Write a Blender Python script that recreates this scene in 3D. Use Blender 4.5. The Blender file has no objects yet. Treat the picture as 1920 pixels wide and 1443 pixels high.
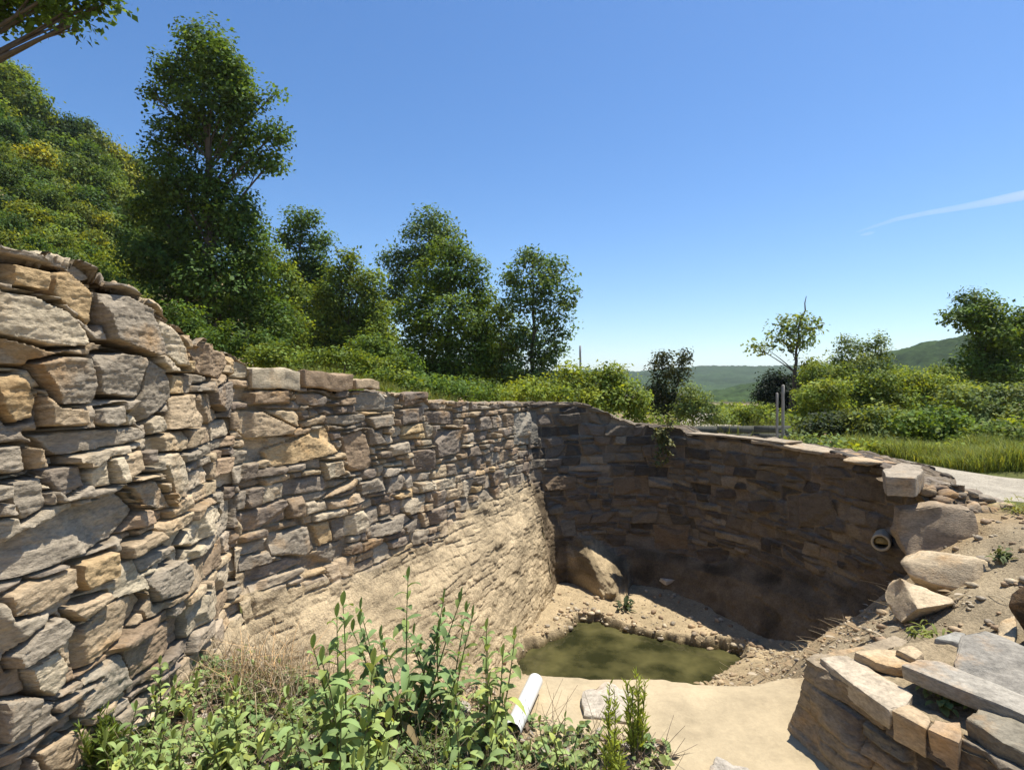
import bpy, bmesh, math, random
import numpy as np
from mathutils import Vector, noise as mnoise

rnd = random.Random(7)
scene = bpy.context.scene
COL = scene.collection

# ------------------------------------------------------------------ view geometry
F, CX, CY = 1050.0, 960.0, 721.5          # pinhole of the 1920x1443 photograph, eye at the origin, looking along +Y


def at(px, py, Y):
    return np.array([(px - CX) / F * Y, Y, (CY - py) / F * Y])


EL, AZ = math.radians(69), math.radians(26)
SUN, SKY, EXPO, HAZE = 5.0, .104, .74, .00019

# ------------------------------------------------------------------ noise
def _h(i, j, s):
    n = (i.astype(np.int64) * 374761393 + j.astype(np.int64) * 668265263 + s * 1274126177) & 0x7fffffff
    n = ((n ^ (n >> 13)) * 1103515245 + 12345) & 0x7fffffff
    n = ((n ^ (n >> 16)) * 69069 + 1) & 0x7fffffff
    return n / float(0x7fffffff)


def vnoise(x, y, s=0):
    x = np.asarray(x, float); y = np.asarray(y, float)
    xi = np.floor(x); yi = np.floor(y)
    fx = x - xi; fy = y - yi
    fx = fx * fx * (3 - 2 * fx); fy = fy * fy * (3 - 2 * fy)
    a = _h(xi, yi, s); b = _h(xi + 1, yi, s); c = _h(xi, yi + 1, s); d = _h(xi + 1, yi + 1, s)
    return (a * (1 - fx) + b * fx) * (1 - fy) + (c * (1 - fx) + d * fx) * fy


def fbm(x, y, s=0, o=4):
    t = 0; a = .5
    for k in range(o):
        t = t + a * (vnoise(np.asarray(x) * 2 ** k, np.asarray(y) * 2 ** k, s + 17 * k) - .5); a *= .5
    return t * 2                                     # about -1 .. 1


def sst(a, b, x):
    t = np.clip((x - a) / (b - a), 0, 1)
    return t * t * (3 - 2 * t)


# ------------------------------------------------------------------ object helpers
def mesh_np(name, V, Fc, mat, parent=None, org=None, cols=None, smooth=True):
    V = np.asarray(V, float); Fc = np.asarray(Fc, np.int32)
    if org is None:
        org = parent.location if parent is not None else (0, 0, 0)
    V = V - np.array(org)[None, :]
    k = Fc.shape[1]
    me = bpy.data.meshes.new(name)
    me.vertices.add(len(V)); me.vertices.foreach_set('co', V.astype(np.float32).ravel())
    me.loops.add(len(Fc) * k); me.loops.foreach_set('vertex_index', Fc.ravel())
    me.polygons.add(len(Fc))
    me.polygons.foreach_set('loop_start', np.arange(0, len(Fc) * k, k, dtype=np.int32))
    me.update(calc_edges=True)
    me.validate()
    if smooth:
        me.polygons.foreach_set('use_smooth', np.ones(len(me.polygons), bool))
    if cols is not None:
        at_ = me.color_attributes.new('Col', 'FLOAT_COLOR', 'POINT')
        cols = np.asarray(cols); C = np.ones((len(V), 4), np.float32); C[:, :cols.shape[1]] = cols
        at_.data.foreach_set('color', C.ravel())
    me.materials.append(mat)
    o = bpy.data.objects.new(name, me); COL.objects.link(o)
    if parent is not None:
        o.parent = parent
    else:
        o.location = org
    return o


def tag(o, label=None, cat=None, group=None, kind=None):
    for k, v in (('label', label), ('category', cat), ('group', group), ('kind', kind)):
        if v: o[k] = v
    return o


def thing(name, loc, label, cat, group=None):
    o = bpy.data.objects.new(name, None); COL.objects.link(o)
    o.empty_display_size = .2
    o.location = [float(c) for c in loc]
    return tag(o, label, cat, group)


class Acc:                                           # gathers pieces of one mesh
    def __init__(s): s.V = []; s.F = []; s.C = []; s.n = 0

    def add(s, V, Fc, c):
        V = np.asarray(V, float); Fc = np.asarray(Fc, np.int32)
        s.V.append(V); s.F.append(Fc + s.n); s.n += len(V)
        c = np.asarray(c, float)
        s.C.append(np.broadcast_to(c, (len(V), 3)).copy() if c.ndim == 1 else c)

    def build(s, name, mat, parent=None, org=None, smooth=True):
        return mesh_np(name, np.concatenate(s.V), np.concatenate(s.F), mat, parent, org, np.concatenate(s.C), smooth)


def tube(pts, rad, sides=7):
    pts = np.asarray(pts, float); n = len(pts)
    rad = np.broadcast_to(np.asarray(rad, float), (n,))
    T = np.gradient(pts, axis=0); T /= np.linalg.norm(T, axis=1)[:, None] + 1e-9
    ref = np.array([0.3, 1, 0.1]) if abs(T[:, 2]).mean() > .7 else np.array([0, 0, 1.])
    A = np.cross(T, ref); A /= np.linalg.norm(A, axis=1)[:, None] + 1e-9
    B = np.cross(T, A)
    th = np.arange(sides) * 2 * math.pi / sides
    V = pts[:, None, :] + rad[:, None, None] * (A[:, None, :] * np.cos(th)[None, :, None] + B[:, None, :] * np.sin(th)[None, :, None])
    V = V.reshape(-1, 3)
    i = np.arange(n - 1)[:, None] * sides; j = np.arange(sides)[None, :]; j2 = (j + 1) % sides
    Fc = np.stack([i + j, i + j2, i + sides + j2, i + sides + j], -1).reshape(-1, 4)
    return V, Fc


def bez(a, b, c, n=7):
    t = np.linspace(0, 1, n)[:, None]
    return (1 - t) ** 2 * np.asarray(a) + 2 * t * (1 - t) * np.asarray(b) + t * t * np.asarray(c)


# ------------------------------------------------------------------ materials
def new_mat(name):
    m = bpy.data.materials.new(name); m.use_nodes = True
    nt = m.node_tree; nt.nodes.clear()
    out = nt.nodes.new('ShaderNodeOutputMaterial')
    return m, nt, out


def N(nt, typ, **kw):
    n = nt.nodes.new(typ)
    for k, v in kw.items():
        if k in n.inputs: n.inputs[k].default_value = v
        else: setattr(n, k, v)
    return n


def ramp(nt, src, stops):
    r = nt.nodes.new('ShaderNodeValToRGB')
    e = r.color_ramp.elements
    while len(e) < len(stops): e.new(.5)
    for q, (p, c) in zip(e, stops):
        q.position = p; q.color = (c, c, c, 1) if not hasattr(c, '__len__') else (*c, 1)
    nt.links.new(src, r.inputs[0])
    return r.outputs[0]


def mixc(nt, a, b, fac, mode='MIX'):
    m = nt.nodes.new('ShaderNodeMix'); m.data_type = 'RGBA'; m.blend_type = mode
    for s, v in ((m.inputs[0], fac), (m.inputs[6], a), (m.inputs[7], b)):
        if hasattr(v, 'is_linked') or hasattr(v, 'links'): nt.links.new(v, s)
        elif hasattr(v, '__len__'): s.default_value = (*v, 1)
        else: s.default_value = v
    return m.outputs[2]


def stone_mat(name, scale=1.0, bump=.6, rust=(.42, .25, .10), rust_amt=.55, grey=(.24, .215, .18)):
    m, nt, out = new_mat(name)
    geo = N(nt, 'ShaderNodeNewGeometry'); pos = geo.outputs['Position']
    att = N(nt, 'ShaderNodeAttribute', attribute_name='Col')
    mp = N(nt, 'ShaderNodeMapping'); nt.links.new(pos, mp.inputs[0]); mp.inputs['Scale'].default_value = (1, 1, 2.6)
    mp.inputs['Rotation'].default_value = (.12, -.1, 0)
    n1 = N(nt, 'ShaderNodeTexNoise', Scale=5.5 * scale, Detail=9.0, Roughness=.68); nt.links.new(mp.outputs[0], n1.inputs[0])
    n2 = N(nt, 'ShaderNodeTexNoise', Scale=34 * scale, Detail=6.0, Roughness=.7); nt.links.new(mp.outputs[0], n2.inputs[0])
    n3 = N(nt, 'ShaderNodeTexNoise', Scale=2.7 * scale, Detail=7.0, Roughness=.65); nt.links.new(pos, n3.inputs[0])
    n4 = N(nt, 'ShaderNodeTexNoise', Scale=95 * scale, Detail=3.0); nt.links.new(pos, n4.inputs[0])
    c = mixc(nt, att.outputs[0], rust, ramp(nt, n3.outputs[0], [(.54, 0.0), (.70, rust_amt)]))
    c = mixc(nt, c, grey, ramp(nt, n1.outputs[0], [(.56, 0.0), (.72, .4)]))
    c = mixc(nt, c, ramp(nt, n2.outputs[0], [(.25, .55), (.5, 1.0), (.75, 1.4)]), 1.0, 'MULTIPLY')
    c = mixc(nt, c, ramp(nt, n1.outputs[0], [(.3, .66), (.5, 1.0), (.7, 1.22)]), 1.0, 'MULTIPLY')
    c = mixc(nt, c, (1.0, .95, .86), 1.0, 'MULTIPLY')
    add = N(nt, 'ShaderNodeMath', operation='ADD'); nt.links.new(n2.outputs[0], add.inputs[0])
    mul = N(nt, 'ShaderNodeMath', operation='MULTIPLY'); nt.links.new(n4.outputs[0], mul.inputs[0]); mul.inputs[1].default_value = .5
    nt.links.new(mul.outputs[0], add.inputs[1])
    bp = N(nt, 'ShaderNodeBump', Strength=bump, Distance=.012); nt.links.new(add.outputs[0], bp.inputs['Height'])
    b = N(nt, 'ShaderNodeBsdfPrincipled', Roughness=.9); b.inputs['Specular IOR Level'].default_value = .2
    nt.links.new(c, b.inputs['Base Color']); nt.links.new(bp.outputs[0], b.inputs['Normal'])
    nt.links.new(b.outputs[0], out.inputs[0])
    return m


def soil_mat(name, bump=.8):
    m, nt, out = new_mat(name)
    pos = N(nt, 'ShaderNodeNewGeometry').outputs['Position']
    att = N(nt, 'ShaderNodeAttribute', attribute_name='Col')
    n1 = N(nt, 'ShaderNodeTexNoise', Scale=3.2, Detail=10.0, Roughness=.7); nt.links.new(pos, n1.inputs[0])
    n2 = N(nt, 'ShaderNodeTexNoise', Scale=42, Detail=6.0, Roughness=.75); nt.links.new(pos, n2.inputs[0])
    n3 = N(nt, 'ShaderNodeTexVoronoi', Scale=55); nt.links.new(pos, n3.inputs['Vector'])
    c = mixc(nt, att.outputs[0], ramp(nt, n1.outputs[0], [(.3, .72), (.5, 1.0), (.7, 1.2)]), 1.0, 'MULTIPLY')
    c = mixc(nt, c, ramp(nt, n2.outputs[0], [(.28, .55), (.5, 1.0), (.72, 1.35)]), att.outputs['Alpha'], 'MULTIPLY')
    c = mixc(nt, c, (1.0, .945, .80), 1.0, 'MULTIPLY')
    sub = N(nt, 'ShaderNodeMath', operation='SUBTRACT'); nt.links.new(n2.outputs[0], sub.inputs[0])
    ml = N(nt, 'ShaderNodeMath', operation='MULTIPLY'); nt.links.new(n3.outputs['Distance'], ml.inputs[0]); ml.inputs[1].default_value = .35
    nt.links.new(ml.outputs[0], sub.inputs[1])
    bs = N(nt, 'ShaderNodeMath', operation='MULTIPLY'); nt.links.new(att.outputs['Alpha'], bs.inputs[0]); bs.inputs[1].default_value = bump
    bp = N(nt, 'ShaderNodeBump', Distance=.02); nt.links.new(bs.outputs[0], bp.inputs['Strength'])
    nt.links.new(sub.outputs[0], bp.inputs['Height'])
    b = N(nt, 'ShaderNodeBsdfPrincipled', Roughness=.95); b.inputs['Specular IOR Level'].default_value = .1
    nt.links.new(c, b.inputs['Base Color']); nt.links.new(bp.outputs[0], b.inputs['Normal'])
    nt.links.new(b.outputs[0], out.inputs[0])
    return m


def leaf_mat(name, trans=.42, tint=(1.3, 1.15, .45), rough=.6, vary=0.):
    m, nt, out = new_mat(name)
    att = N(nt, 'ShaderNodeAttribute', attribute_name='Col'); col = att.outputs[0]
    if vary:                                             # no two trees are quite the same green
        oi = N(nt, 'ShaderNodeObjectInfo')
        col = mixc(nt, col, ramp(nt, oi.outputs['Random'], [(0., (1 - vary, 1 - vary * .7, 1 - vary * .6)), (.5, (1., 1., 1.)), (1., (1 + vary * 1.25, 1 + vary * .8, 1 + vary * .2))]), 1.0, 'MULTIPLY')
    b = N(nt, 'ShaderNodeBsdfPrincipled', Roughness=rough); b.inputs['Specular IOR Level'].default_value = .15
    nt.links.new(col, b.inputs['Base Color'])
    t = N(nt, 'ShaderNodeBsdfTranslucent')
    nt.links.new(mixc(nt, col, tint, 1.0, 'MULTIPLY'), t.inputs[0])
    mx = N(nt, 'ShaderNodeMixShader', Fac=trans)
    nt.links.new(b.outputs[0], mx.inputs[1]); nt.links.new(t.outputs[0], mx.inputs[2])
    nt.links.new(mx.outputs[0], out.inputs[0])
    return m


def plain_mat(name, rough=.8, bump=.3, scale=30, stretch=(1, 1, 1), spec=.3, amt=(.7, 1.25)):
    m, nt, out = new_mat(name)
    pos = N(nt, 'ShaderNodeNewGeometry').outputs['Position']
    mp = N(nt, 'ShaderNodeMapping'); nt.links.new(pos, mp.inputs[0]); mp.inputs['Scale'].default_value = stretch
    att = N(nt, 'ShaderNodeAttribute', attribute_name='Col')
    n = N(nt, 'ShaderNodeTexNoise', Scale=scale, Detail=7.0, Roughness=.65); nt.links.new(mp.outputs[0], n.inputs[0])
    c = mixc(nt, att.outputs[0], ramp(nt, n.outputs[0], [(.3, amt[0]), (.7, amt[1])]), 1.0, 'MULTIPLY')
    bp = N(nt, 'ShaderNodeBump', Strength=bump, Distance=.01); nt.links.new(n.outputs[0], bp.inputs['Height'])
    b = N(nt, 'ShaderNodeBsdfPrincipled', Roughness=rough); b.inputs['Specular IOR Level'].default_value = spec
    nt.links.new(c, b.inputs['Base Color']); nt.links.new(bp.outputs[0], b.inputs['Normal'])
    nt.links.new(b.outputs[0], out.inputs[0])
    return m


M_STONE = stone_mat('weathered_sandstone')
M_STONE_DARK = stone_mat('shade_darkened_stone', 1.0, .6, (.20, .15, .10), .25, (.13, .12, .105))  # darker copy of the sandstone, with the right wall's shade in its colours
M_PARGE = soil_mat('slumped_earth')
M_SOIL = soil_mat('bare_ground')
M_LEAF = leaf_mat('tree_leaf')
M_LEAF_HILL = leaf_mat('hillside_leaf', vary=.55)
M_WEED = leaf_mat('weed_leaf', .3)
M_DRY = leaf_mat('dry_stalk', .2, (1.1, 1.0, .8), .8)
M_BARK = plain_mat('bark', .9, .8, 18, (1, 1, .25))
M_PVC = plain_mat('white_plastic', .35, .03, 12, amt=(.93, 1.03))
M_WOOD = plain_mat('weathered_wood', .85, .5, 26, (1, 1, .12))
M_ROAD = soil_mat('gravel_road', .6)
M_GRASS = leaf_mat('grass_blade', .35)

# ------------------------------------------------------------------ plan of the ruined round wall
KN = np.array([(-2.24, .4), (-2.14, 1.4), (-2.0, 2.4), (-1.94, 3.0), (-1.99, 3.55), (-2.12, 4.02), (-2.13, 4.42), (-1.87, 4.95), (-1.4, 5.85), (-.8, 7.05), (-.24, 8.25),
               (.2, 9.15), (.42, 9.55), (.86, 9.85), (1.5, 10.03), (2.2, 10.02), (2.9, 9.7), (3.45, 8.95), (3.82, 8.05), (4.04, 7.1), (4.12, 6.2), (4.08, 5.6), (4.02, 5.25)])


def catmull(K, per=120):
    K = np.vstack([2 * K[0] - K[1], K, 2 * K[-1] - K[-2]]); o = []
    t = np.linspace(0, 1, per, endpoint=False)[:, None]
    for i in range(1, len(K) - 2):
        a, b, c, d = K[i - 1:i + 3]
        o.append(.5 * (2 * b + (c - a) * t + (2 * a - 5 * b + 4 * c - d) * t ** 2 + (3 * b - a - 3 * c + d) * t ** 3))
    o.append(K[-2][None])
    return np.vstack(o)


PT = catmull(KN)
PS = np.concatenate([[0], np.cumsum(np.linalg.norm(np.diff(PT, axis=0), axis=1))])
ULEN = PS[-1]
_us = np.linspace(0, ULEN, 1400)
_P = np.stack([np.interp(_us, PS, PT[:, 0]), np.interp(_us, PS, PT[:, 1])], 1)
_T = np.gradient(_P, axis=0)
_w = 38; _ker = np.exp(-np.linspace(-2, 2, 2 * _w + 1) ** 2); _ker /= _ker.sum()
_T = np.stack([np.convolve(np.pad(_T[:, k], _w, mode='edge'), _ker, 'valid') for k in (0, 1)], 1)
_T /= np.linalg.norm(_T, axis=1)[:, None]
_Nn = np.stack([_T[:, 1], -_T[:, 0]], 1)             # points into the pit


def P_of(u): return np.interp(u, _us, _P[:, 0]), np.interp(u, _us, _P[:, 1])


def N_of(u): return np.interp(u, _us, _Nn[:, 0]), np.interp(u, _us, _Nn[:, 1])


_pxs = CX + F * _P[:, 0] / np.maximum(_P[:, 1], .5)


def U_of_px(px): return np.interp(px, _pxs, _us)


TOP = np.array([(-900, 250), (-100, 402), (0, 440), (100, 478), (180, 512), (240, 548), (300, 588), (345, 626), (400, 650), (465, 682), (480, 728),
                (560, 727), (700, 728), (755, 736), (795, 746), (802, 754), (1000, 755), (1095, 756), (1112, 762), (1140, 775), (1188, 795), (1278, 801),
                (1290, 815), (1405, 822), (1470, 836), (1560, 847), (1600, 858), (1650, 870), (1695, 890), (1750, 905)], float)
_zt = (CY - np.interp(_pxs, TOP[:, 0], TOP[:, 1])) / F * _P[:, 1]


def ztop_of(u): return np.interp(u, _us, np.minimum(_zt, .72))


# slumped earth: height where it starts and how far it reaches into the pit at the bottom
_SL = np.array([(-900, -1.75, .1), (300, -1.7, .15), (400, -1.55, .35), (480, -1.6, .6), (560, -1.68, .85), (700, -1.8, .95), (800, -1.75, .85), (880, -1.6, .72), (940, -1.5, .6),
                (985, -1.5, .46), (1010, -1.7, .3), (1030, -2.2, .15), (1056, -2.6, .10), (1066, -2.7, .3), (1082, -2.6, .6), (1110, -2.66, .75), (1150, -2.85, .75), (1172, -3.0, .55), (1190, -2.75, .5),
                (1300, -2.8, .6), (1500, -2.5, .7), (1650, -2.2, .6), (1800, -1.8, .5)])


def slump(u):
    px = np.interp(u, _us, _pxs)
    return np.interp(px, _SL[:, 0], _SL[:, 1]), np.interp(px, _SL[:, 0], _SL[:, 2])


def batter(u, z):
    zb, amt = slump(u)
    t = np.clip((zb - z) / np.maximum(zb + 3.75, .3), 0, 1.2)
    px = np.interp(u, _us, _pxs)
    md = sst(1058, 1084, px) * sst(1186, 1160, px) * sst(0, .6, zb - z)
    return .04 * np.clip(-z, 0, 2) + amt * t ** .8 * np.clip(t * 4, 0, 1) + .5 * md


# ------------------------------------------------------------------ masonry
TAN = (.385, .305, .21); GREY = (.295, .26, .212); PURP = (.225, .192, .16); OCH = (.44, .325, .185); PALE = (.47, .41, .31); BRN = (.30, .225, .155); BLUE = (.29, .27, .23); DARK = (.175, .145, .12)
LEFT = [(TAN, 4), (GREY, 6), (PALE, 2.5), (PURP, 1), (OCH, .8), (BRN, 1.5)]
MID = [(TAN, 2.2), (GREY, 3), (PALE, .9), (PURP, 4), (OCH, .6), (DARK, 2.6), (BRN, 3)]
RIGHT = [((.165, .145, .12), 3), ((.125, .107, .09), 4), ((.07, .062, .055), 3), ((.16, .13, .10), 3), ((.22, .185, .14), 2)]  # palette darkened: the shade on the right wall is painted in


def pick(r, pal):
    t = r.random() * sum(w for _, w in pal)
    for c, w in pal:
        t -= w
        if t <= 0: break
    k = r.uniform(.78, 1.2)
    return tuple((.86 * v + .14 * q * (sum(c) / .78)) * k * r.uniform(.985, 1.015) for v, q in zip(c, (.31, .265, .205)))


def poly_sd(u, z, P):                                # signed distance, positive inside
    d = np.full(u.shape, 1e9); ins = np.zeros(u.shape, bool)
    n = len(P)
    for i in range(n):
        a = P[i]; b = P[(i + 1) % n]
        ex, ez = b - a; wu, wz = u - a[0], z - a[1]
        t = np.clip((wu * ex + wz * ez) / (ex * ex + ez * ez + 1e-12), 0, 1)
        d = np.minimum(d, np.hypot(wu - t * ex, wz - t * ez))
        c = ((a[1] <= z) & (b[1] > z)) | ((a[1] > z) & (b[1] <= z))
        with np.errstate(divide='ignore', invalid='ignore'):
            xi = a[0] + (z - a[1]) / (b[1] - a[1]) * ex
        ins ^= c & (u < xi)
    return np.where(ins, d, -d)


def masonry(U, Z, palf, hts, wds, seed, traced=(), gap=.009, warp=.02):
    """labels every cell of a (z,u) grid with the stone it belongs to and its distance to that stone's edge"""
    r = random.Random(seed)
    UU, ZZ = np.meshgrid(U, Z)
    u = UU + warp * fbm(UU * 3.2, ZZ * 3.2, seed, 3) * 1.6
    z = ZZ + warp * fbm(UU * 2.4 + 40, ZZ * 3.0, seed + 5, 3) * 1.7
    lab = np.zeros(UU.shape, np.int32); d = np.full(UU.shape, 1e3)
    info = []                                        # u, z, colour
    z0 = Z[0] - .25
    while z0 < Z[-1] + .3:
        h = r.choice(hts) * r.uniform(.8, 1.2)
        row = (z >= z0) & (z < z0 + h)
        idx = np.nonzero(row)
        if len(idx[0]):
            uu, zz = u[idx], z[idx]
            js = []; x = U[0] - .4 - r.random() * .3
            while x < U[-1] + .5:
                js.append((x, r.uniform(-.35, .35))); x += r.choice(wds) * r.uniform(.7, 1.3) * (.55 + .45 * h / .14)
            zm = zz - z0 - h / 2
            k = np.zeros(len(uu), int)
            for (x, s) in js: k += (uu > x + s * zm)
            X = np.array([q[0] for q in js] + [1e3]); S = np.array([q[1] for q in js] + [0])
            k = np.clip(k, 1, len(js) - 1)
            dl = uu - (X[k - 1] + S[k - 1] * zm); dr = (X[k] + S[k] * zm) - uu
            db = zz - z0; dt = z0 + h - zz
            base = len(info)
            # some stones split in two thin ones
            l = base + 2 * k
            sp = np.array([r.random() < .3 and h > .1 for _ in range(len(js) + 1)])
            fr = np.array([r.uniform(.35, .65) for _ in range(len(js) + 1)])
            tl = np.array([r.uniform(-.12, .12) for _ in range(len(js) + 1)])
            for j in range(len(js) + 1):
                cx = (X[j - 1] + X[j]) / 2 if 0 < j < len(js) else 0
                for q in (0, 1):
                    info.append([cx, z0 + h * (.5 if not sp[j] else (fr[j] * .5 if q == 0 else (1 + fr[j]) / 2)), pick(r, palf(cx, z0 + h / 2))])
            zs = z0 + fr[k] * h + tl[k] * (uu - (X[k - 1] + X[k]) / 2)
            up = sp[k] & (zz > zs)
            l = l + up
            dd = np.minimum(np.minimum(dl, dr), np.minimum(db, dt))
            dd = np.where(sp[k], np.minimum(dd, np.abs(zz - zs)), dd)
            # round the corners
            a = np.minimum(dl, dr); b = np.minimum(db, dt); b = np.where(sp[k], np.minimum(b, np.abs(zz - zs)), b)
            R = .014
            q = np.hypot(np.clip(R - a, 0, None), np.clip(R - b, 0, None))
            dd = np.where((a < R) & (b < R), R - q, dd)
            lab[idx] = l; d[idx] = dd
        z0 += h
    ntr = len(info)
    for P, c in traced:
        P = np.asarray(P, float)
        m = .25
        cs = np.searchsorted(U, (P[:, 0].min() - m, P[:, 0].max() + m)); rs = np.searchsorted(Z, (P[:, 1].min() - m, P[:, 1].max() + m))
        if cs[1] - cs[0] < 2 or rs[1] - rs[0] < 2: info.append([0, 0, c]); continue
        sl = (slice(rs[0], rs[1]), slice(cs[0], cs[1]))
        wu = UU[sl] * .55 + u[sl] * .45; wz = ZZ[sl] * .55 + z[sl] * .45
        sd = poly_sd(wu, wz, P)
        ins = sd > -gap * .3
        L = len(info); kq = r.uniform(.88, 1.1); info.append([P[:, 0].mean(), P[:, 1].mean(), tuple((.95 * v + .05 * q * (sum(c) / .78)) * kq for v, q in zip(c, (.31, .265, .205)))])
        lab[sl] = np.where(ins, L, lab[sl]); d[sl] = np.where(ins, np.maximum(sd, 0), np.minimum(d[sl], np.clip(-sd, 0, None)))
    return UU, ZZ, lab, d, info, ntr


def stone_relief(UU, ZZ, lab, d, info, ntr, seed, gap, depth, prot, rough=1.0, R0=.02):
    n = len(info); g = np.random.default_rng(seed)
    pr = g.uniform(-prot, prot, n); pr[ntr:] += prot * .35
    tx = g.normal(0, .06, n); tz = g.normal(0, .07, n)
    IU = np.array([i[0] for i in info]); IZ = np.array([i[1] for i in info])
    du = UU - IU[lab]; dz = ZZ - IZ[lab]
    h = pr[lab] + np.clip(tx[lab] * du + tz[lab] * dz, -.05, .05)
    for k in range(3):                               # broken facets
        an = g.uniform(0, 2 * math.pi, n); sl = g.uniform(.3, 1.3, n); of = g.uniform(.02, .14, n); of[ntr:] += .05
        cut = (of[lab] - (np.cos(an)[lab] * du + np.sin(an)[lab] * dz)) * sl[lab]
        h = np.minimum(h, np.maximum(pr[lab] + cut, pr[lab] - .05))
    R = R0 * (g.uniform(.25, 1.3, n)[lab]) * (.6 + .9 * vnoise(UU * 11, ZZ * 11, seed + 60))
    e = np.clip((d - gap) / R, 0, 1)
    h = h - R * (1 - np.sqrt(1 - (1 - e) ** 2)) * .8
    h = h + rough * (.010 * fbm(UU * 8 + lab % 97, ZZ * 14 + lab % 53, seed + 3, 5) + .010 * np.abs(fbm(UU * 26, ZZ * 40 + lab % 31, seed + 8, 3)))
    for fq, am, k in ((38., .0065, 1), (95., .004, 2)):              # split bedding planes
        ly = np.floor((ZZ + .03 * fbm(UU * 4 + lab % 13, ZZ * 3, seed + 70 + k, 3) + (lab % 7) * .013) * fq)
        ch = np.floor(UU * fq * .16 + lab % 29 + 1.2 * vnoise(UU * 9, ly * 0, seed + 90))
        h = h + am * rough * (_h(ly + lab * 13.0, ch, seed + 80 + k) - .5)
    gp = gap * (.35 + 1.5 * vnoise(UU * 6, ZZ * 6, seed + 61) ** 1.5)
    s = sst(gp * .5, gp * 1.25, d)
    return h * s + (1 - s) * (-depth + .02 * fbm(UU * 22, ZZ * 22, seed + 4, 3)), s


def quads(nz, nu):
    a = np.arange(nz - 1)[:, None] * nu + np.arange(nu - 1)[None, :]
    return np.stack([a, a + 1, a + nu + 1, a + nu], -1)


def submesh(name, V, C, fc, mat, parent):
    used, inv = np.unique(fc.ravel(), return_inverse=True)
    return mesh_np(name, V[used], inv.reshape(fc.shape), mat, parent, None, C[used])


_cz = np.linspace(-4, 1.2, 260); _cu = np.linspace(0, ULEN, 1400)
_CU, _CZ = np.meshgrid(_cu, _cz)
_nx, _ny = N_of(_cu); _bx, _by = P_of(_cu); _bo = batter(_CU, _CZ)
_GX = _bx[None] + _nx[None] * _bo; _GY = np.maximum(_by[None] + _ny[None] * _bo, .3)
_GPX = CX + F * _GX / _GY; _GPY = CY - F * _CZ / _GY


def to_uz(poly):                                     # where on the wall surface does a traced stone lie
    o = []
    for px, py in poly:
        k = np.argmin((_GPX - px) ** 2 + (_GPY - py) ** 2)
        o.append((_CU.flat[k], _CZ.flat[k]))
    return np.array(o)


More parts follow.
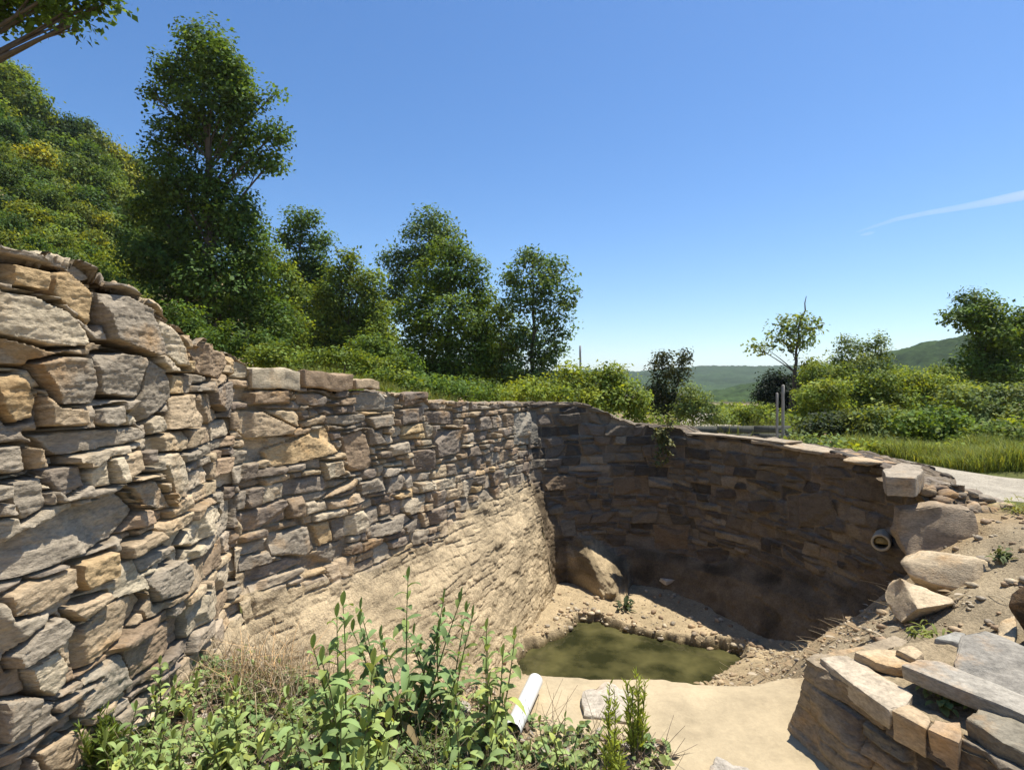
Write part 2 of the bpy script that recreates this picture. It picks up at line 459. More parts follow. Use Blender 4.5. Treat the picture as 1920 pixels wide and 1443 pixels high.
STONES_A = [
 (GREY, [(206, 526), (240, 538), (262, 556), (282, 574), (262, 572), (230, 552), (200, 538)]), (DARK, [(284, 578), (312, 596), (345, 628), (320, 612), (290, 592)]),
 (GREY, [(0, 437), (60, 455), (120, 482), (180, 508), (205, 524), (160, 530), (110, 503), (40, 482), (0, 477), (-60, 460), (-60, 415)]),
 (OCH, [(3, 482), (95, 503), (92, 550), (15, 532)]), (OCH, [(99, 503), (125, 508), (165, 540), (187, 600), (178, 618), (150, 600), (97, 550)]),
 (PALE, [(-40, 530), (0, 538), (60, 556), (110, 582), (168, 632), (150, 648), (90, 656), (0, 632), (-40, 620)]),
 (GREY, [(178, 540), (230, 552), (275, 575), (300, 660), (285, 666), (195, 640), (186, 600)]), (PALE, [(285, 592), (320, 612), (345, 645), (357, 695), (330, 682), (303, 660)]),
 (GREY, [(55, 678), (110, 662), (160, 664), (173, 715), (165, 752), (105, 757), (85, 722)]), (TAN, [(72, 730), (100, 760), (150, 765), (162, 800), (86, 806)]),
 (GREY, [(163, 658), (215, 655), (268, 668), (265, 735), (240, 748), (176, 742)]), (GREY, [(271, 668), (310, 690), (325, 740), (310, 765), (272, 795), (252, 775), (267, 730)]),
 (OCH, [(0, 702), (45, 700), (65, 740), (68, 790), (30, 802), (0, 765)]), (GREY, [(173, 760), (222, 756), (222, 790), (205, 798), (176, 795)]),
 (PALE, [(226, 765), (246, 775), (258, 792), (232, 796)]), (GREY, [(58, 812), (120, 810), (260, 797), (275, 810), (270, 826), (180, 846), (120, 857), (85, 832)]),
 (GREY, [(0, 835), (48, 830), (55, 885), (20, 895), (-10, 890)]), (TAN, [(56, 835), (76, 836), (90, 880), (65, 888)]), (GREY, [(20, 902), (85, 893), (90, 950), (40, 985), (22, 950)]),
 (PURP, [(91, 884), (150, 872), (158, 915), (120, 936), (93, 912)]), (PALE, [(160, 885), (195, 856), (206, 910), (170, 922)]), (PALE, [(199, 856), (220, 850), (232, 903), (210, 909)]), (TAN, [(224, 850), (265, 842), (272, 880), (242, 900), (233, 898)]),
 (PURP, [(271, 842), (291, 837), (295, 870), (276, 876)]), (PALE, [(298, 850), (340, 842), (352, 900), (332, 945), (312, 882)]),
 (GREY, [(0, 1030), (50, 997), (160, 942), (235, 915), (275, 950), (235, 1010), (140, 1053), (30, 1088), (0, 1096), (-60, 1110), (-60, 1050)]), (GREY, [(245, 912), (300, 897), (335, 955), (300, 962), (277, 946)]),
 (TAN, [(10, 1118), (60, 1090), (140, 1064), (146, 1100), (70, 1145), (20, 1160)]), (OCH, [(148, 1060), (225, 1032), (230, 1080), (165, 1112), (151, 1090)]), (TAN, [(240, 1022), (300, 992), (315, 1010), (265, 1045), (245, 1050)]),
 (GREY, [(265, 1052), (330, 1022), (335, 1032), (275, 1075)]), (GREY, [(281, 1082), (340, 1047), (358, 1077), (345, 1110), (295, 1132)]), (TAN, [(119, 1138), (205, 1108), (212, 1120), (150, 1165), (126, 1155)]),
 (TAN, [(140, 1188), (210, 1132), (275, 1104), (288, 1125), (250, 1190), (145, 1260), (138, 1230)]), (GREY, [(15, 1232), (60, 1178), (105, 1153), (125, 1168), (110, 1200), (25, 1255)]),
 (PALE, [(55, 1252), (105, 1214), (125, 1240), (125, 1280), (95, 1308), (62, 1290)]), (GREY, [(105, 1312), (190, 1272), (180, 1290), (110, 1340), (96, 1330)]), (TAN, [(75, 1412), (165, 1357), (175, 1380), (160, 1443), (90, 1450)]),
 (GREY, [(0, 1312), (70, 1302), (65, 1340), (0, 1400)]), (PALE, [(380, 952), (415, 942), (420, 970), (370, 1030), (347, 1028)]),
 (BRN, [(352, 628), (415, 644), (425, 680), (410, 710), (382, 702)]), (OCH, [(420, 660), (462, 676), (472, 725), (450, 728), (427, 692)]), (PURP, [(399, 727), (440, 714), (462, 745), (420, 772), (401, 760)])]
STONES_B = [
 (BRN, [(466, 731), (545, 729), (550, 757), (468, 760)]), (PURP, [(551, 735), (595, 733), (635, 750), (600, 762), (560, 758)]), (BLUE, [(665, 733), (750, 736), (748, 770), (668, 772)]), (DARK, [(753, 738), (796, 748), (794, 756), (756, 762)]),
 (TAN, [(443, 766), (490, 770), (556, 800), (546, 812), (470, 825), (452, 810)]), (TAN, [(560, 790), (610, 776), (608, 790), (570, 805)]), (OCH, [(498, 846), (615, 794), (637, 850), (515, 882)]), (BRN, [(641, 816), (685, 806), (705, 875), (656, 890)]),
 (GREY, [(616, 779), (680, 776), (685, 790), (650, 800), (620, 795)]), (GREY, [(687, 780), (742, 775), (742, 795), (700, 805)]), (PURP, [(747, 766), (795, 762), (795, 790), (750, 798)]), (DARK, [(800, 770), (855, 768), (855, 795), (805, 795)]),
 (PURP, [(818, 806), (870, 801), (870, 850), (820, 858)]), (DARK, [(773, 845), (820, 838), (824, 880), (780, 888)]), (PALE, [(606, 865), (640, 860), (648, 890), (612, 900)]), (TAN, [(620, 920), (668, 896), (672, 910), (597, 943)]),
 (GREY, [(673, 905), (722, 890), (725, 920), (676, 930)]), (OCH, [(735, 930), (780, 915), (780, 930), (750, 938)]), (PALE, [(783, 905), (810, 900), (812, 920), (787, 925)]), (PALE, [(815, 898), (855, 890), (858, 915), (818, 920)]),
 (GREY, [(955, 890), (985, 885), (985, 915), (960, 922)]), (BLUE, [(965, 775), (1010, 770), (1010, 833), (963, 835)]), (GREY, [(505, 1000), (580, 985), (595, 1030), (570, 1045), (510, 1040)]), (OCH, [(588, 985), (622, 975), (625, 1015), (600, 1025)]),
 (GREY, [(685, 990), (760, 960), (775, 975), (740, 1000), (690, 1010)]), (DARK, [(1340, 918), (1376, 916), (1378, 936), (1342, 936)]), (DARK, [(1302, 1032), (1340, 1026), (1365, 1034), (1362, 1050), (1322, 1058), (1304, 1048)]), (DARK, [(1012, 985), (1040, 980), (1046, 1008), (1016, 1016)]),
 (BLUE, [(1052, 975), (1080, 972), (1082, 1004), (1054, 1008)]), (GREY, [(1130, 850), (1205, 848), (1208, 864), (1132, 868)]), (BRN, [(1020, 892), (1080, 890), (1082, 918), (1022, 920)]), (BRN, [(1150, 895), (1215, 893), (1216, 928), (1152, 930)]),
 (PURP, [(1470, 930), (1555, 920), (1565, 985), (1475, 990)]), (PURP, [(1575, 885), (1655, 890), (1655, 945), (1580, 930)]), (BRN, [(1225, 985), (1290, 985), (1288, 1030), (1228, 1032)]), (DARK, [(1400, 940), (1450, 938), (1452, 958), (1402, 962)]), (PURP, [(1415, 855), (1520, 868), (1518, 880), (1414, 870)]), (PURP, [(1530, 872), (1600, 880), (1600, 900), (1532, 895)])]

wall = thing('stone_wall', (-.2, 6.6, -3.7), 'tall ruined rubble stone wall curving round the whole pit', 'wall')


def build_wall(seg, u0, u1, du, z0, z1, dz, hts, wds, traced, seed, gap, depth, prot, ntop):
    U = np.arange(u0, u1 + du, du); Z = np.arange(z0, z1, dz)
    uA = U_of_px(420); uB = U_of_px(985)

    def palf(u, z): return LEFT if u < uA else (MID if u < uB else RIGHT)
    tr = [(to_uz(p), tuple(v * .55 for v in c) if seg == 'C' else c) for c, p in traced]  # traced stones on the sunless stretch get painted shade too
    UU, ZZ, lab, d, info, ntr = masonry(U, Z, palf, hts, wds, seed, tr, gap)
    h, s = stone_relief(UU, ZZ, lab, d, info, ntr, seed + 50, gap, depth, prot, R0=.007)
    fe = np.ones(UU.shape)
    if seg != 'A': fe = fe * sst(-.004, .014, UU - U[0])
    if seg != 'C': fe = fe * sst(-.004, .014, U[-1] - UU)
    h = h * fe + (1 - fe) * -.02; s = s * fe
    zt = ztop_of(U)
    st = np.floor(U / .31 + .8 * vnoise(U * 1.3, U * 0, 3)); zt = zt + (_h(st, st * 0, 9) - .5) * np.where(U < U_of_px(800), .06, .03) + .015 * fbm(U * 9, U * 0, 4)
    ex = np.clip(ZZ - zt[None], 0, None); Zp = np.minimum(ZZ, zt[None])
    # slumped earth over the lower courses
    zb, amt = slump(U)
    m = sst(-.1, .24, zb[None] - Zp + .16 * fbm(UU * 2.3, ZZ * 3.5, seed + 9, 4))
    m = m * np.where(amt[None] > .12, 1, sst(.06, .12, amt[None]))
    rel = .032 * fbm(UU * 3.2, ZZ * 7, seed + 21, 5) + .012 * fbm(UU * 14, ZZ * 34, seed + 22, 3)
    mort = np.where(UU < uB, .6, .15)
    mdr = sst(-2.5, -2.7, ZZ) * sst(1050, 1075, np.interp(UU, _us, _pxs)) * sst(1190, 1165, np.interp(UU, _us, _pxs))
    hh = (1 - m) * h + m * (rel + (.10 + .35 * fbm(UU * 1.7, ZZ * 1.7, 55, 2)) * h + .035 * np.abs(fbm(UU * 2.5, ZZ * 3.5, 56, 4)) + mdr * (.16 * fbm(UU * 2.6, ZZ * 4.5, 311, 5) + .05 * fbm(UU * 9, ZZ * 16, 312, 3)))
    off = batter(UU, Zp) + hh * np.where(ex > 0, .3, 1)
    bx, by = P_of(U); nx, ny = N_of(U)
    X = bx[None] + nx[None] * (off - ex); Y = by[None] + ny[None] * (off - ex)
    Zf = Zp + np.where(ex > 0, hh * .5 + .02 * fbm(UU * 6, ZZ * 6, 77, 3), 0)
    V = np.stack([X, Y, Zf], -1).reshape(-1, 3)
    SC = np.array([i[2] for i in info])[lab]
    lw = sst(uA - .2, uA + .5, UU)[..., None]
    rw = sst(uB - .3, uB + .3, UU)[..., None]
    mortar = np.array([.105, .08, .055]) * (1 - lw) + lw * ((1 - rw) * np.array([.24, .19, .13]) + rw * np.array([.20, .165, .125]))  # joint colour also holds painted shade: open gaps at left, sunless wall at right
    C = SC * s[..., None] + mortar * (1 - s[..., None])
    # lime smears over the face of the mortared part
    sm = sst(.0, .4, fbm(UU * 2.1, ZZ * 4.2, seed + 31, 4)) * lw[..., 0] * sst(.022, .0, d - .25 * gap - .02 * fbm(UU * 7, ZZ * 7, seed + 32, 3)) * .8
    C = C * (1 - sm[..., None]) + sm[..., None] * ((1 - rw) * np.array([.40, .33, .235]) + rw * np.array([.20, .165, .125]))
    PC = (1 - rw) * np.array([.41, .34, .25]) + rw * np.array([.17, .135, .10])  # earth turns dark below the right wall, its shade put into the colour
    mound = (sst(-2.3, -2.6, ZZ) * sst(1052, 1066, np.interp(UU, _us, _pxs)) * sst(1185, 1165, np.interp(UU, _us, _pxs)))[..., None]
    PC = PC * (1 - mound) + mound * np.array([.36, .295, .21])  # mound left in the sunlit earth tone, without the painted shade
    PC = PC * (1 + .45 * fbm(UU * 2.2, ZZ * 5, seed + 44, 5) + .25 * fbm(UU * 11, ZZ * 17, seed + 45, 3))[..., None]
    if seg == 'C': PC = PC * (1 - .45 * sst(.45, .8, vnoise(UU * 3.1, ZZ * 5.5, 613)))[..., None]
    C = C * (1 - m[..., None]) + PC * m[..., None]
    C = C.reshape(-1, 3)
    nz, nu = UU.shape
    Q = quads(nz, nu)
    T = .56 - (.36 * sst(ULEN - .75, ULEN - .1, U) if seg == 'C' else 0 * U)
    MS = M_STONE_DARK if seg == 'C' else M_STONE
    keep = (ex[1:, :-1] < T[None, :-1] - .01)
    fl = lab[:-1, :-1]; same = (lab[1:, :-1] == fl) & (lab[:-1, 1:] == fl) & (lab[1:, 1:] == fl) & (np.minimum(d[:-1, :-1], d[1:, 1:]) > gap * .7)
    parged = keep & (m[:-1, :-1] > .6)
    st_ = keep & same & ~parged
    # the stones that show largest become parts of their own
    Yc = np.maximum(Y, .4); px = CX + F * X / Yc; py = CY - F * Zf / Yc
    vis = (px[:-1, :-1] > 0) & (px[:-1, :-1] < 1920) & (py[:-1, :-1] < 1443) & (Y[:-1, :-1] > .8) & st_
    ar = np.bincount(fl[vis], weights=(du * dz * (F / Yc[:-1, :-1][vis]) ** 2), minlength=len(info))
    best = np.argsort(-ar)[:ntop]; best = best[ar[best] > 260]
    own = np.zeros(len(info), bool); own[best] = True
    for L in best:
        fc = Q[st_ & (fl == L)]
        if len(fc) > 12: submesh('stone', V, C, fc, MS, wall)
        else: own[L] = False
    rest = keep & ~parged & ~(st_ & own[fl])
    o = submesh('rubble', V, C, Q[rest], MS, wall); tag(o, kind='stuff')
    if parged.any():
        submesh('slumped_earth', V, C, Q[parged], M_PARGE, wall)
    if seg == 'C':                                   # broken end of the wall
        k = -1; hw = np.linspace(0, 1, 40); hz = np.linspace(-2.4, zt[k], 110)
        aw, az = np.meshgrid(hw, hz)
        o0 = np.interp(az, Z, off[:, k]); wd = T[-1]
        al = .10 * fbm(aw * 5, az * 6, 401, 4) - .16 * np.sin(aw * math.pi) * 0 + .03 * (vnoise(aw * 9, az * 11, 402) - .5) - .02
        env = sst(0, .08, aw) * sst(1, .92, aw)
        tx0, ty0 = -ny[k], nx[k]
        pos_ = o0 * (1 - aw) - wd * aw
        Vx = bx[k] + nx[k] * pos_ + tx0 * al * env; Vy = by[k] + ny[k] * pos_ + ty0 * al * env
        Ce = np.array([.24, .19, .14])[None, None] * (1 + .5 * fbm(aw * 5, az * 9, 403, 3))[..., None]
        mesh_np('broken_end', np.stack([Vx, Vy, az], -1).reshape(-1, 3), quads(110, 40).reshape(-1, 4), M_STONE, wall, None, Ce.reshape(-1, 3))
    # plain back of the wall
    zz = np.stack([np.full_like(zt, -2.2 if seg == 'A' else -3.9), zt - .05, zt - .012], 0)
    A = Acc()
    k = np.arange(0, len(U), 6)
    Vb = np.concatenate([np.stack([bx[k] - nx[k] * (T[k] - .015 * i), by[k] - ny[k] * (T[k] - .015 * i), zz[i][k]], -1) for i in range(3)])
    A.add(Vb, quads(3, len(k)).reshape(-1, 4)[:, ::-1], (.28, .24, .19))
    A.build('back_face', M_STONE, wall)


uC = U_of_px(432)
build_wall('A', .2, uC + .02, .0068, -2.15, 1.25, .0068, [.08, .12, .16, .21], [.16, .25, .36, .5], STONES_A, 11, .0075, .11, .04, 62)
uD = U_of_px(988)
build_wall('B', uC, uD + .02, .0105, -3.95, .75, .0105, [.07, .11, .15, .19], [.12, .19, .28, .40], STONES_B, 23, .009, .075, .036, 60)
build_wall('C', uD, ULEN, .0135, -3.95, .3, .0125, [.09, .13, .17, .21], [.2, .3, .42, .55], STONES_B, 29, .010, .045, .03, 60)


# ------------------------------------------------------------------ ground
def tps(pts, lam=1e-4):
    P = np.array(pts, float); n = len(P)
    r = np.linalg.norm(P[:, None, :2] - P[None, :, :2], axis=2)
    K = np.where(r > 0, r * r * np.log(r + 1e-12), 0) + lam * np.eye(n)
    Q = np.c_[np.ones(n), P[:, :2]]
    A = np.block([[K, Q], [Q.T, np.zeros((3, 3))]])
    w = np.linalg.solve(A, np.r_[P[:, 2], 0, 0, 0])

    def f(x, y):
        o = w[n] + w[n + 1] * x + w[n + 2] * y
        for i in range(n):
            rr = (x - P[i, 0]) ** 2 + (y - P[i, 1]) ** 2
            o = o + w[i] * .5 * rr * np.log(rr + 1e-12)
        return o
    return f


DIRT = [(2.4, 4.2, -2.0), (2.98, 4.6, -1.92), (3.3, 4.2, -1.58), (3.7, 4.3, -1.36), (4.2, 4.5, -1.16), (3.4, 3.4, -1.45), (2.6, 3.5, -1.75), (3.75, 5.0, -1.5), (4.5, 3.5, -1.2), (6, 3, -1.15), (8, 3, -1.15), (5, 1, -1.3), (9, -2, -1.3), (3.2, 2.4, -1.5), (4.2, 2.2, -1.35)]
f_terr = tps([(0, 0, -1.6), (-2, .5, -1.6), (2, 0, -1.6), (-1.95, 2.7, -1.76), (-2, 3.7, -1.72), (-1.9, 4.6, -1.85), (-1, 2.6, -1.84), (-.2, 2.6, -1.88), (-.9, 3.6, -1.92), (-.2, 3.6, -1.95), (.4, 3.0, -1.95),
              (.4, 3.8, -1.95), (1.2, 2.6, -1.96), (1.2, 3.6, -1.95), (1.8, 3.6, -1.95), (1.5, 2.8, -1.95), (1.9, 1.5, -1.85), (0, -4, -1.6), (-2, -4, -1.6), (3, -4, -1.5), (0, 5, -1.98), (1.5, 5, -2.0)] + DIRT)
f_pit = tps([(2.4, 5.9, -3.15), (2.95, 5.9, -2.85), (2.92, 5.2, -2.3), (2.2, 5.0, -2.75), (2.3, 4.5, -2.3), (3.4, 5.5, -2.45), (4.0, 5.9, -2.5), (3.4, 6.4, -3.0), (3.9, 7.2, -3.2), (3.0, 7.3, -3.36), (3.2, 8.6, -3.40), (2.3, 8.4, -3.44), (2.6, 9.3, -3.42), (1.5, 9.2, -3.43), (1.2, 9.7, -3.42), (.5, 9.2, -3.4),
             (-.1, 7.9, -3.35), (-.4, 7.0, -3.3), (-.9, 5.8, -3.1), (-1.3, 4.9, -2.7), (.3, 6.2, -3.5), (1.2, 5.6, -3.45), (.6, 5.0, -3.3), (-.3, 5.0, -3.1), (-1, 4.4, -2.7), (1.6, 4.6, -3.1), (1.3, 7.4, -3.45)] + DIRT)
POOL = np.array([(-.08, 7.1), (.4, 7.6), (.78, 7.9), (.97, 8.35), (1.24, 8.4), (1.40, 8.15), (2.05, 7.75), (2.88, 7.42), (3.02, 7.2), (2.9, 6.75), (2.2, 6.3), (1.5, 6.2), (.3, 6.3)])
QPOLY = np.vstack([PT[::20], [(4.02, 5.25), (4.4, 5.0), (9, 3), (9, -5), (-2.2, -5)]])


def wall_sd(x, y):
    p = PT[::12]
    d = np.full(x.shape, 1e9)
    for i in range(len(p) - 1):
        a = p[i]; e = p[i + 1] - a
        t = np.clip(((x - a[0]) * e[0] + (y - a[1]) * e[1]) / (e @ e), 0, 1)
        d = np.minimum(d, np.hypot(x - a[0] - t * e[0], y - a[1] - t * e[1]))
    return d


def outer(x, y):
    b = -.05 - 1.06 * sst(-4.0, 2.6, x + .12 * np.clip(y - 9, 0, 8)) * 1.0
    b = b - .25 * sst(9, 13, y) * sst(-3, 1, x)
    b = b + .12 * sst(6.5, 8.5, y) * sst(13, 9.5, y) * sst(-.6, -2.2, x) * sst(-8, -5, x)
    b = b - .028 * np.clip(y - 25, 0, 260)
    hill = .78 * np.clip(-18 - x, 0, 60) + 0.02 * np.clip(-18 - x, 0, 8) ** 2
    hill = hill * sst(120, 62, y) * sst(-60, -10, y)
    far = sst(18, 60, np.hypot(x, y))
    return b + hill + .05 * fbm(x * .7, y * .7, 5, 3) + far * .8 * fbm(x * .05, y * .05, 6, 3)


def lip(x): return 3.82 + .07 * fbm(x * 1.6, x * 0, 31, 3) - .10 * sst(.9, 1.3, x) * sst(1.9, 1.45, x) - .1 * sst(-.6, -1.6, x)


def ground_z(x, y):
    x = np.asarray(x, float); y = np.asarray(y, float)
    zo = outer(x, y)
    near = (x > -4.5) & (x < 11) & (y > -6) & (y < 11.5)
    z = zo.copy()
    if near.any():
        xn, yn = x[near], y[near]
        zt = f_terr(xn, yn); zp = f_pit(xn, yn)
        zp = zp + .03 * fbm(xn * 3, yn * 3, 12, 4) + .012 * fbm(xn * 14, yn * 14, 13, 3)
        psd = poly_sd(xn + .10 * fbm(xn * 3, yn * 3, 14, 3), yn + .08 * fbm(xn * 3.5, yn * 3.5, 15, 3) + .05 * fbm(xn * 15, yn * 15, 25, 3), POOL)
        zp = zp - .38 * sst(-.03 + .04 * fbm(xn * 9, yn * 9, 17, 3), .13 + .09 * fbm(xn * 7, yn * 7, 16, 3), psd) * (yn > 5.5) - .1 * sst(.05, .6, psd) + .03 * sst(-.25, -.03, psd) * sst(.0, -.04, psd)
        L = lip(xn)
        zi = zt + .015 * fbm(xn * 2.2, yn * 2.2, 11, 4) * (1.0) + .008 * fbm(xn * 12, yn * 12, 18, 2)
        k = sst(L - .03, L + .22, yn)
        zi = zi * (1 - k) + zp * k - .02 * sst(L - .25, L, yn) * (1 - k)
        ins = poly_sd(xn, yn, QPOLY)
        ins = np.where((ins < 0) & (wall_sd(xn, yn) < .2) & (yn > .3), 1, ins)    # the floor runs on under the wall
        w = sst(-.05, .35, ins) if False else (ins > 0) * 1.0
        edge = sst(.0, .8, ins)
        open_ = (yn < 5.2) & (xn > 4.0)
        w = np.where(open_ & (ins > 0), edge, w)
        z[near] = zo[near] * (1 - w) + zi * w
    return z


def axis(lo, hi, st, far, f0=0, f1=0, fs=.014):
    a = [v for v in np.arange(lo, hi, st) if not f0 < v < f1] + list(np.arange(f0, f1, fs)); s = st
    x = hi
    while x < far: a.append(x); s *= 1.12; x += s
    a.append(far); s = st; x = lo; b = []
    while x > -far: x -= s; s *= 1.12; b.append(max(x, -far))
    return np.unique(np.array(b + a))


GX = axis(-2.9, 5.2, .032, 3500., -.2, 3.05, .016); GYs = axis(1.2, 10.9, .034, 3500., 7.0, 8.9, .014)
gx, gy = np.meshgrid(GX, GYs)
gz = ground_z(gx, gy)


def ground_cols(x, y, z):
    n = fbm(x * .9, y * .9, 61, 4); n2 = fbm(x * 4, y * 4, 62, 3)
    grass = np.array([.075, .095, .03]); dirt = np.array([.30, .24, .16])
    t = np.clip(.35 + .9 * n, 0, 1)[..., None]
    c = grass * (1 - t) + np.array([.13, .135, .05]) * t
    far = np.maximum(sst(13, 30, np.hypot(x, y)), sst(-4, -9, x))[..., None]
    c = c * (1 - far) + far * np.array([.032, .044, .016])
    ins = np.zeros(x.shape)
    nr = (x > -4) & (x < 9) & (y > -5) & (y < 11)
    ins[nr] = poly_sd(x[nr], y[nr], QPOLY)
    w = sst(-.3, .2, ins)[..., None]
    soil = np.array([.34, .265, .18]) * (1 + .25 * n2[..., None])
    n3 = fbm(x * 1.3 + 9, y * 1.7, 63, 5)
    conc = np.array([.37, .315, .235]) * (1 + .2 * n[..., None] + .12 * n2[..., None])
    st_ = sst(.12, .5, n3)[..., None] * .55
    conc = conc * (1 - st_) + st_ * np.array([.27, .24, .19])
    ledge = (sst(-.15, .35, x + .25 * n) * sst(2.15, 1.7, x) * sst(2.1, 2.5, y + .3 * n) * sst(4.3, 4.1, y))[..., None]
    soil = soil * (1 - ledge) + conc * ledge
    pit = sst(-2.1, -2.5, z)[..., None]
    soil = soil * (1 - pit) + pit * np.array([.36, .295, .21]) * (1 + .2 * n2[..., None])
    wet_shade = sst(-3.43 + .03 * n2, -3.53 + .03 * n2, z)[..., None]  # damp rim by the pool, carried up the bank to paint its shade
    soil = soil * (1 - wet_shade) + wet_shade * np.array([.10, .08, .04])
    drt = (sst(2.0, 2.6, x) * sst(4.9, 4.5, y))[..., None]
    soil = soil * (1 - drt) + drt * (np.array([.29, .245, .185]) * (1 + .4 * n2[..., None]))
    al = 1 - .78 * ledge[..., 0] * w[..., 0]
    return np.concatenate([c * (1 - w) + soil * w, al[..., None]], -1)


gnd = mesh_np('ground', np.stack([gx, gy, gz], -1).reshape(-1, 3), quads(*gx.shape).reshape(-1, 4), M_SOIL, cols=ground_cols(gx, gy, gz).reshape(-1, 4))
tag(gnd, 'tan earth floor, concrete ledge and grassy ground round the pit', 'ground', kind='structure')

# water
m, nt, out = new_mat('murky_water')
pos = N(nt, 'ShaderNodeNewGeometry').outputs['Position']
n1 = N(nt, 'ShaderNodeTexNoise', Scale=2.2, Detail=6.0); nt.links.new(pos, n1.inputs[0])
n2 = N(nt, 'ShaderNodeTexNoise', Scale=9.0, Detail=3.0); nt.links.new(pos, n2.inputs[0])
cc = mixc(nt, (.022, .023, .009), (.085, .078, .030), ramp(nt, n1.outputs[0], [(.4, 0.), (.65, 1.)]))
b = N(nt, 'ShaderNodeBsdfPrincipled', Roughness=.03, IOR=1.33); nt.links.new(cc, b.inputs['Base Color'])
bp = N(nt, 'ShaderNodeBump', Strength=.08, Distance=.02); nt.links.new(n2.outputs[0], bp.inputs['Height']); nt.links.new(bp.outputs[0], b.inputs['Normal'])
nt.links.new(b.outputs[0], out.inputs[0]); M_WATER = m
wx, wy = np.meshgrid(np.linspace(-.6, 3.3, 40), np.linspace(5.8, 9.0, 34))
wc = poly_sd(wx, wy, POOL)
Q = quads(*wx.shape)[(np.maximum(wc[:-1, :-1], wc[1:, 1:]) > -.35)]
wt = submesh('water', np.stack([wx, wy, np.full(wx.shape, -3.525)], -1).reshape(-1, 3), np.zeros((wx.size, 3)), Q, M_WATER, None)
tag(wt, 'small murky olive pool at the bottom of the pit', 'water', kind='structure')


def ground_at(x, y): return float(ground_z(np.array([x], float), np.array([y], float))[0])


# road
RD = catmull(np.array([(14, 1.5), (9, 3.9), (6.9, 5.0), (5.6, 5.9), (5.0, 7.0), (4.95, 9), (5.3, 12), (6.5, 18), (9, 28)]), 14)
rt = np.gradient(RD, axis=0); rt /= np.linalg.norm(rt, axis=1)[:, None]
rn = np.stack([-rt[:, 1], rt[:, 0]], 1)
ro = np.linspace(-.95, .95, 15)
rx = RD[None, :, 0] + ro[:, None] * rn[None, :, 0]; ry = RD[None, :, 1] + ro[:, None] * rn[None, :, 1]
rz = ground_z(rx, ry) + .03 - .03 * (np.abs(ro)[:, None] / .95) ** 6
rc = np.array([.33, .31, .285])[None, None] * (1 + .15 * fbm(rx * 2, ry * 2, 71, 4))[..., None]
road = mesh_np('road', np.stack([rx, ry, rz], -1).reshape(-1, 3), quads(*rx.shape).reshape(-1, 4), M_ROAD, cols=rc.reshape(-1, 3))
tag(road, 'pale grey gravel lane passing behind the right wall', 'road', kind='structure')


# ------------------------------------------------------------------ rocks and slabs
def rock_geo(c, dims, rotz, seed, cuts=9, rough=.05, sub=4):
    bm = bmesh.new(); bmesh.ops.create_icosphere(bm, subdivisions=sub, radius=1.0)
    V = np.array([v.co[:] for v in bm.verts]); Fc = np.array([[v.index for v in f.verts] for f in bm.faces]); bm.free()
    g = np.random.default_rng(seed)
    for k in range(cuts):
        n = g.normal(size=3); n /= np.linalg.norm(n); of = g.uniform(.48, .82)
        dd = V @ n - of
        V = V - np.clip(dd, 0, None)[:, None] * n[None] * .97
    off = Vector(g.uniform(0, 50, 3))
    disp = np.array([mnoise.fractal(Vector(v * 2.2) + off, .8, 2.1, 5) for v in V])
    V = V * (1 + rough * disp)[:, None]
    V = V / np.abs(V).max(0)[None] * np.array(dims)[None] / 2
    ca, sa = math.cos(rotz), math.sin(rotz)
    V = np.stack([V[:, 0] * ca - V[:, 1] * sa, V[:, 0] * sa + V[:, 1] * ca, V[:, 2]], 1) + np.array(c)[None]
    return V, Fc


def rock(name, label, cat, c, dims, rotz, seed, col, group=None, cuts=9, rough=.05, tilt=None):
    V, Fc = rock_geo((0, 0, 0), dims, rotz, seed, cuts, rough)
    if tilt:
        from mathutils import Matrix
        R = np.array(Matrix.Rotation(tilt[0], 3, 'X') @ Matrix.Rotation(tilt[1], 3, 'Y')); V = V @ R.T
    o = mesh_np(name, V, Fc, M_STONE, cols=np.tile(np.array(col), (len(V), 1)), smooth=True)
    o.location = [float(v) for v in c]
    return tag(o, label, cat, group)


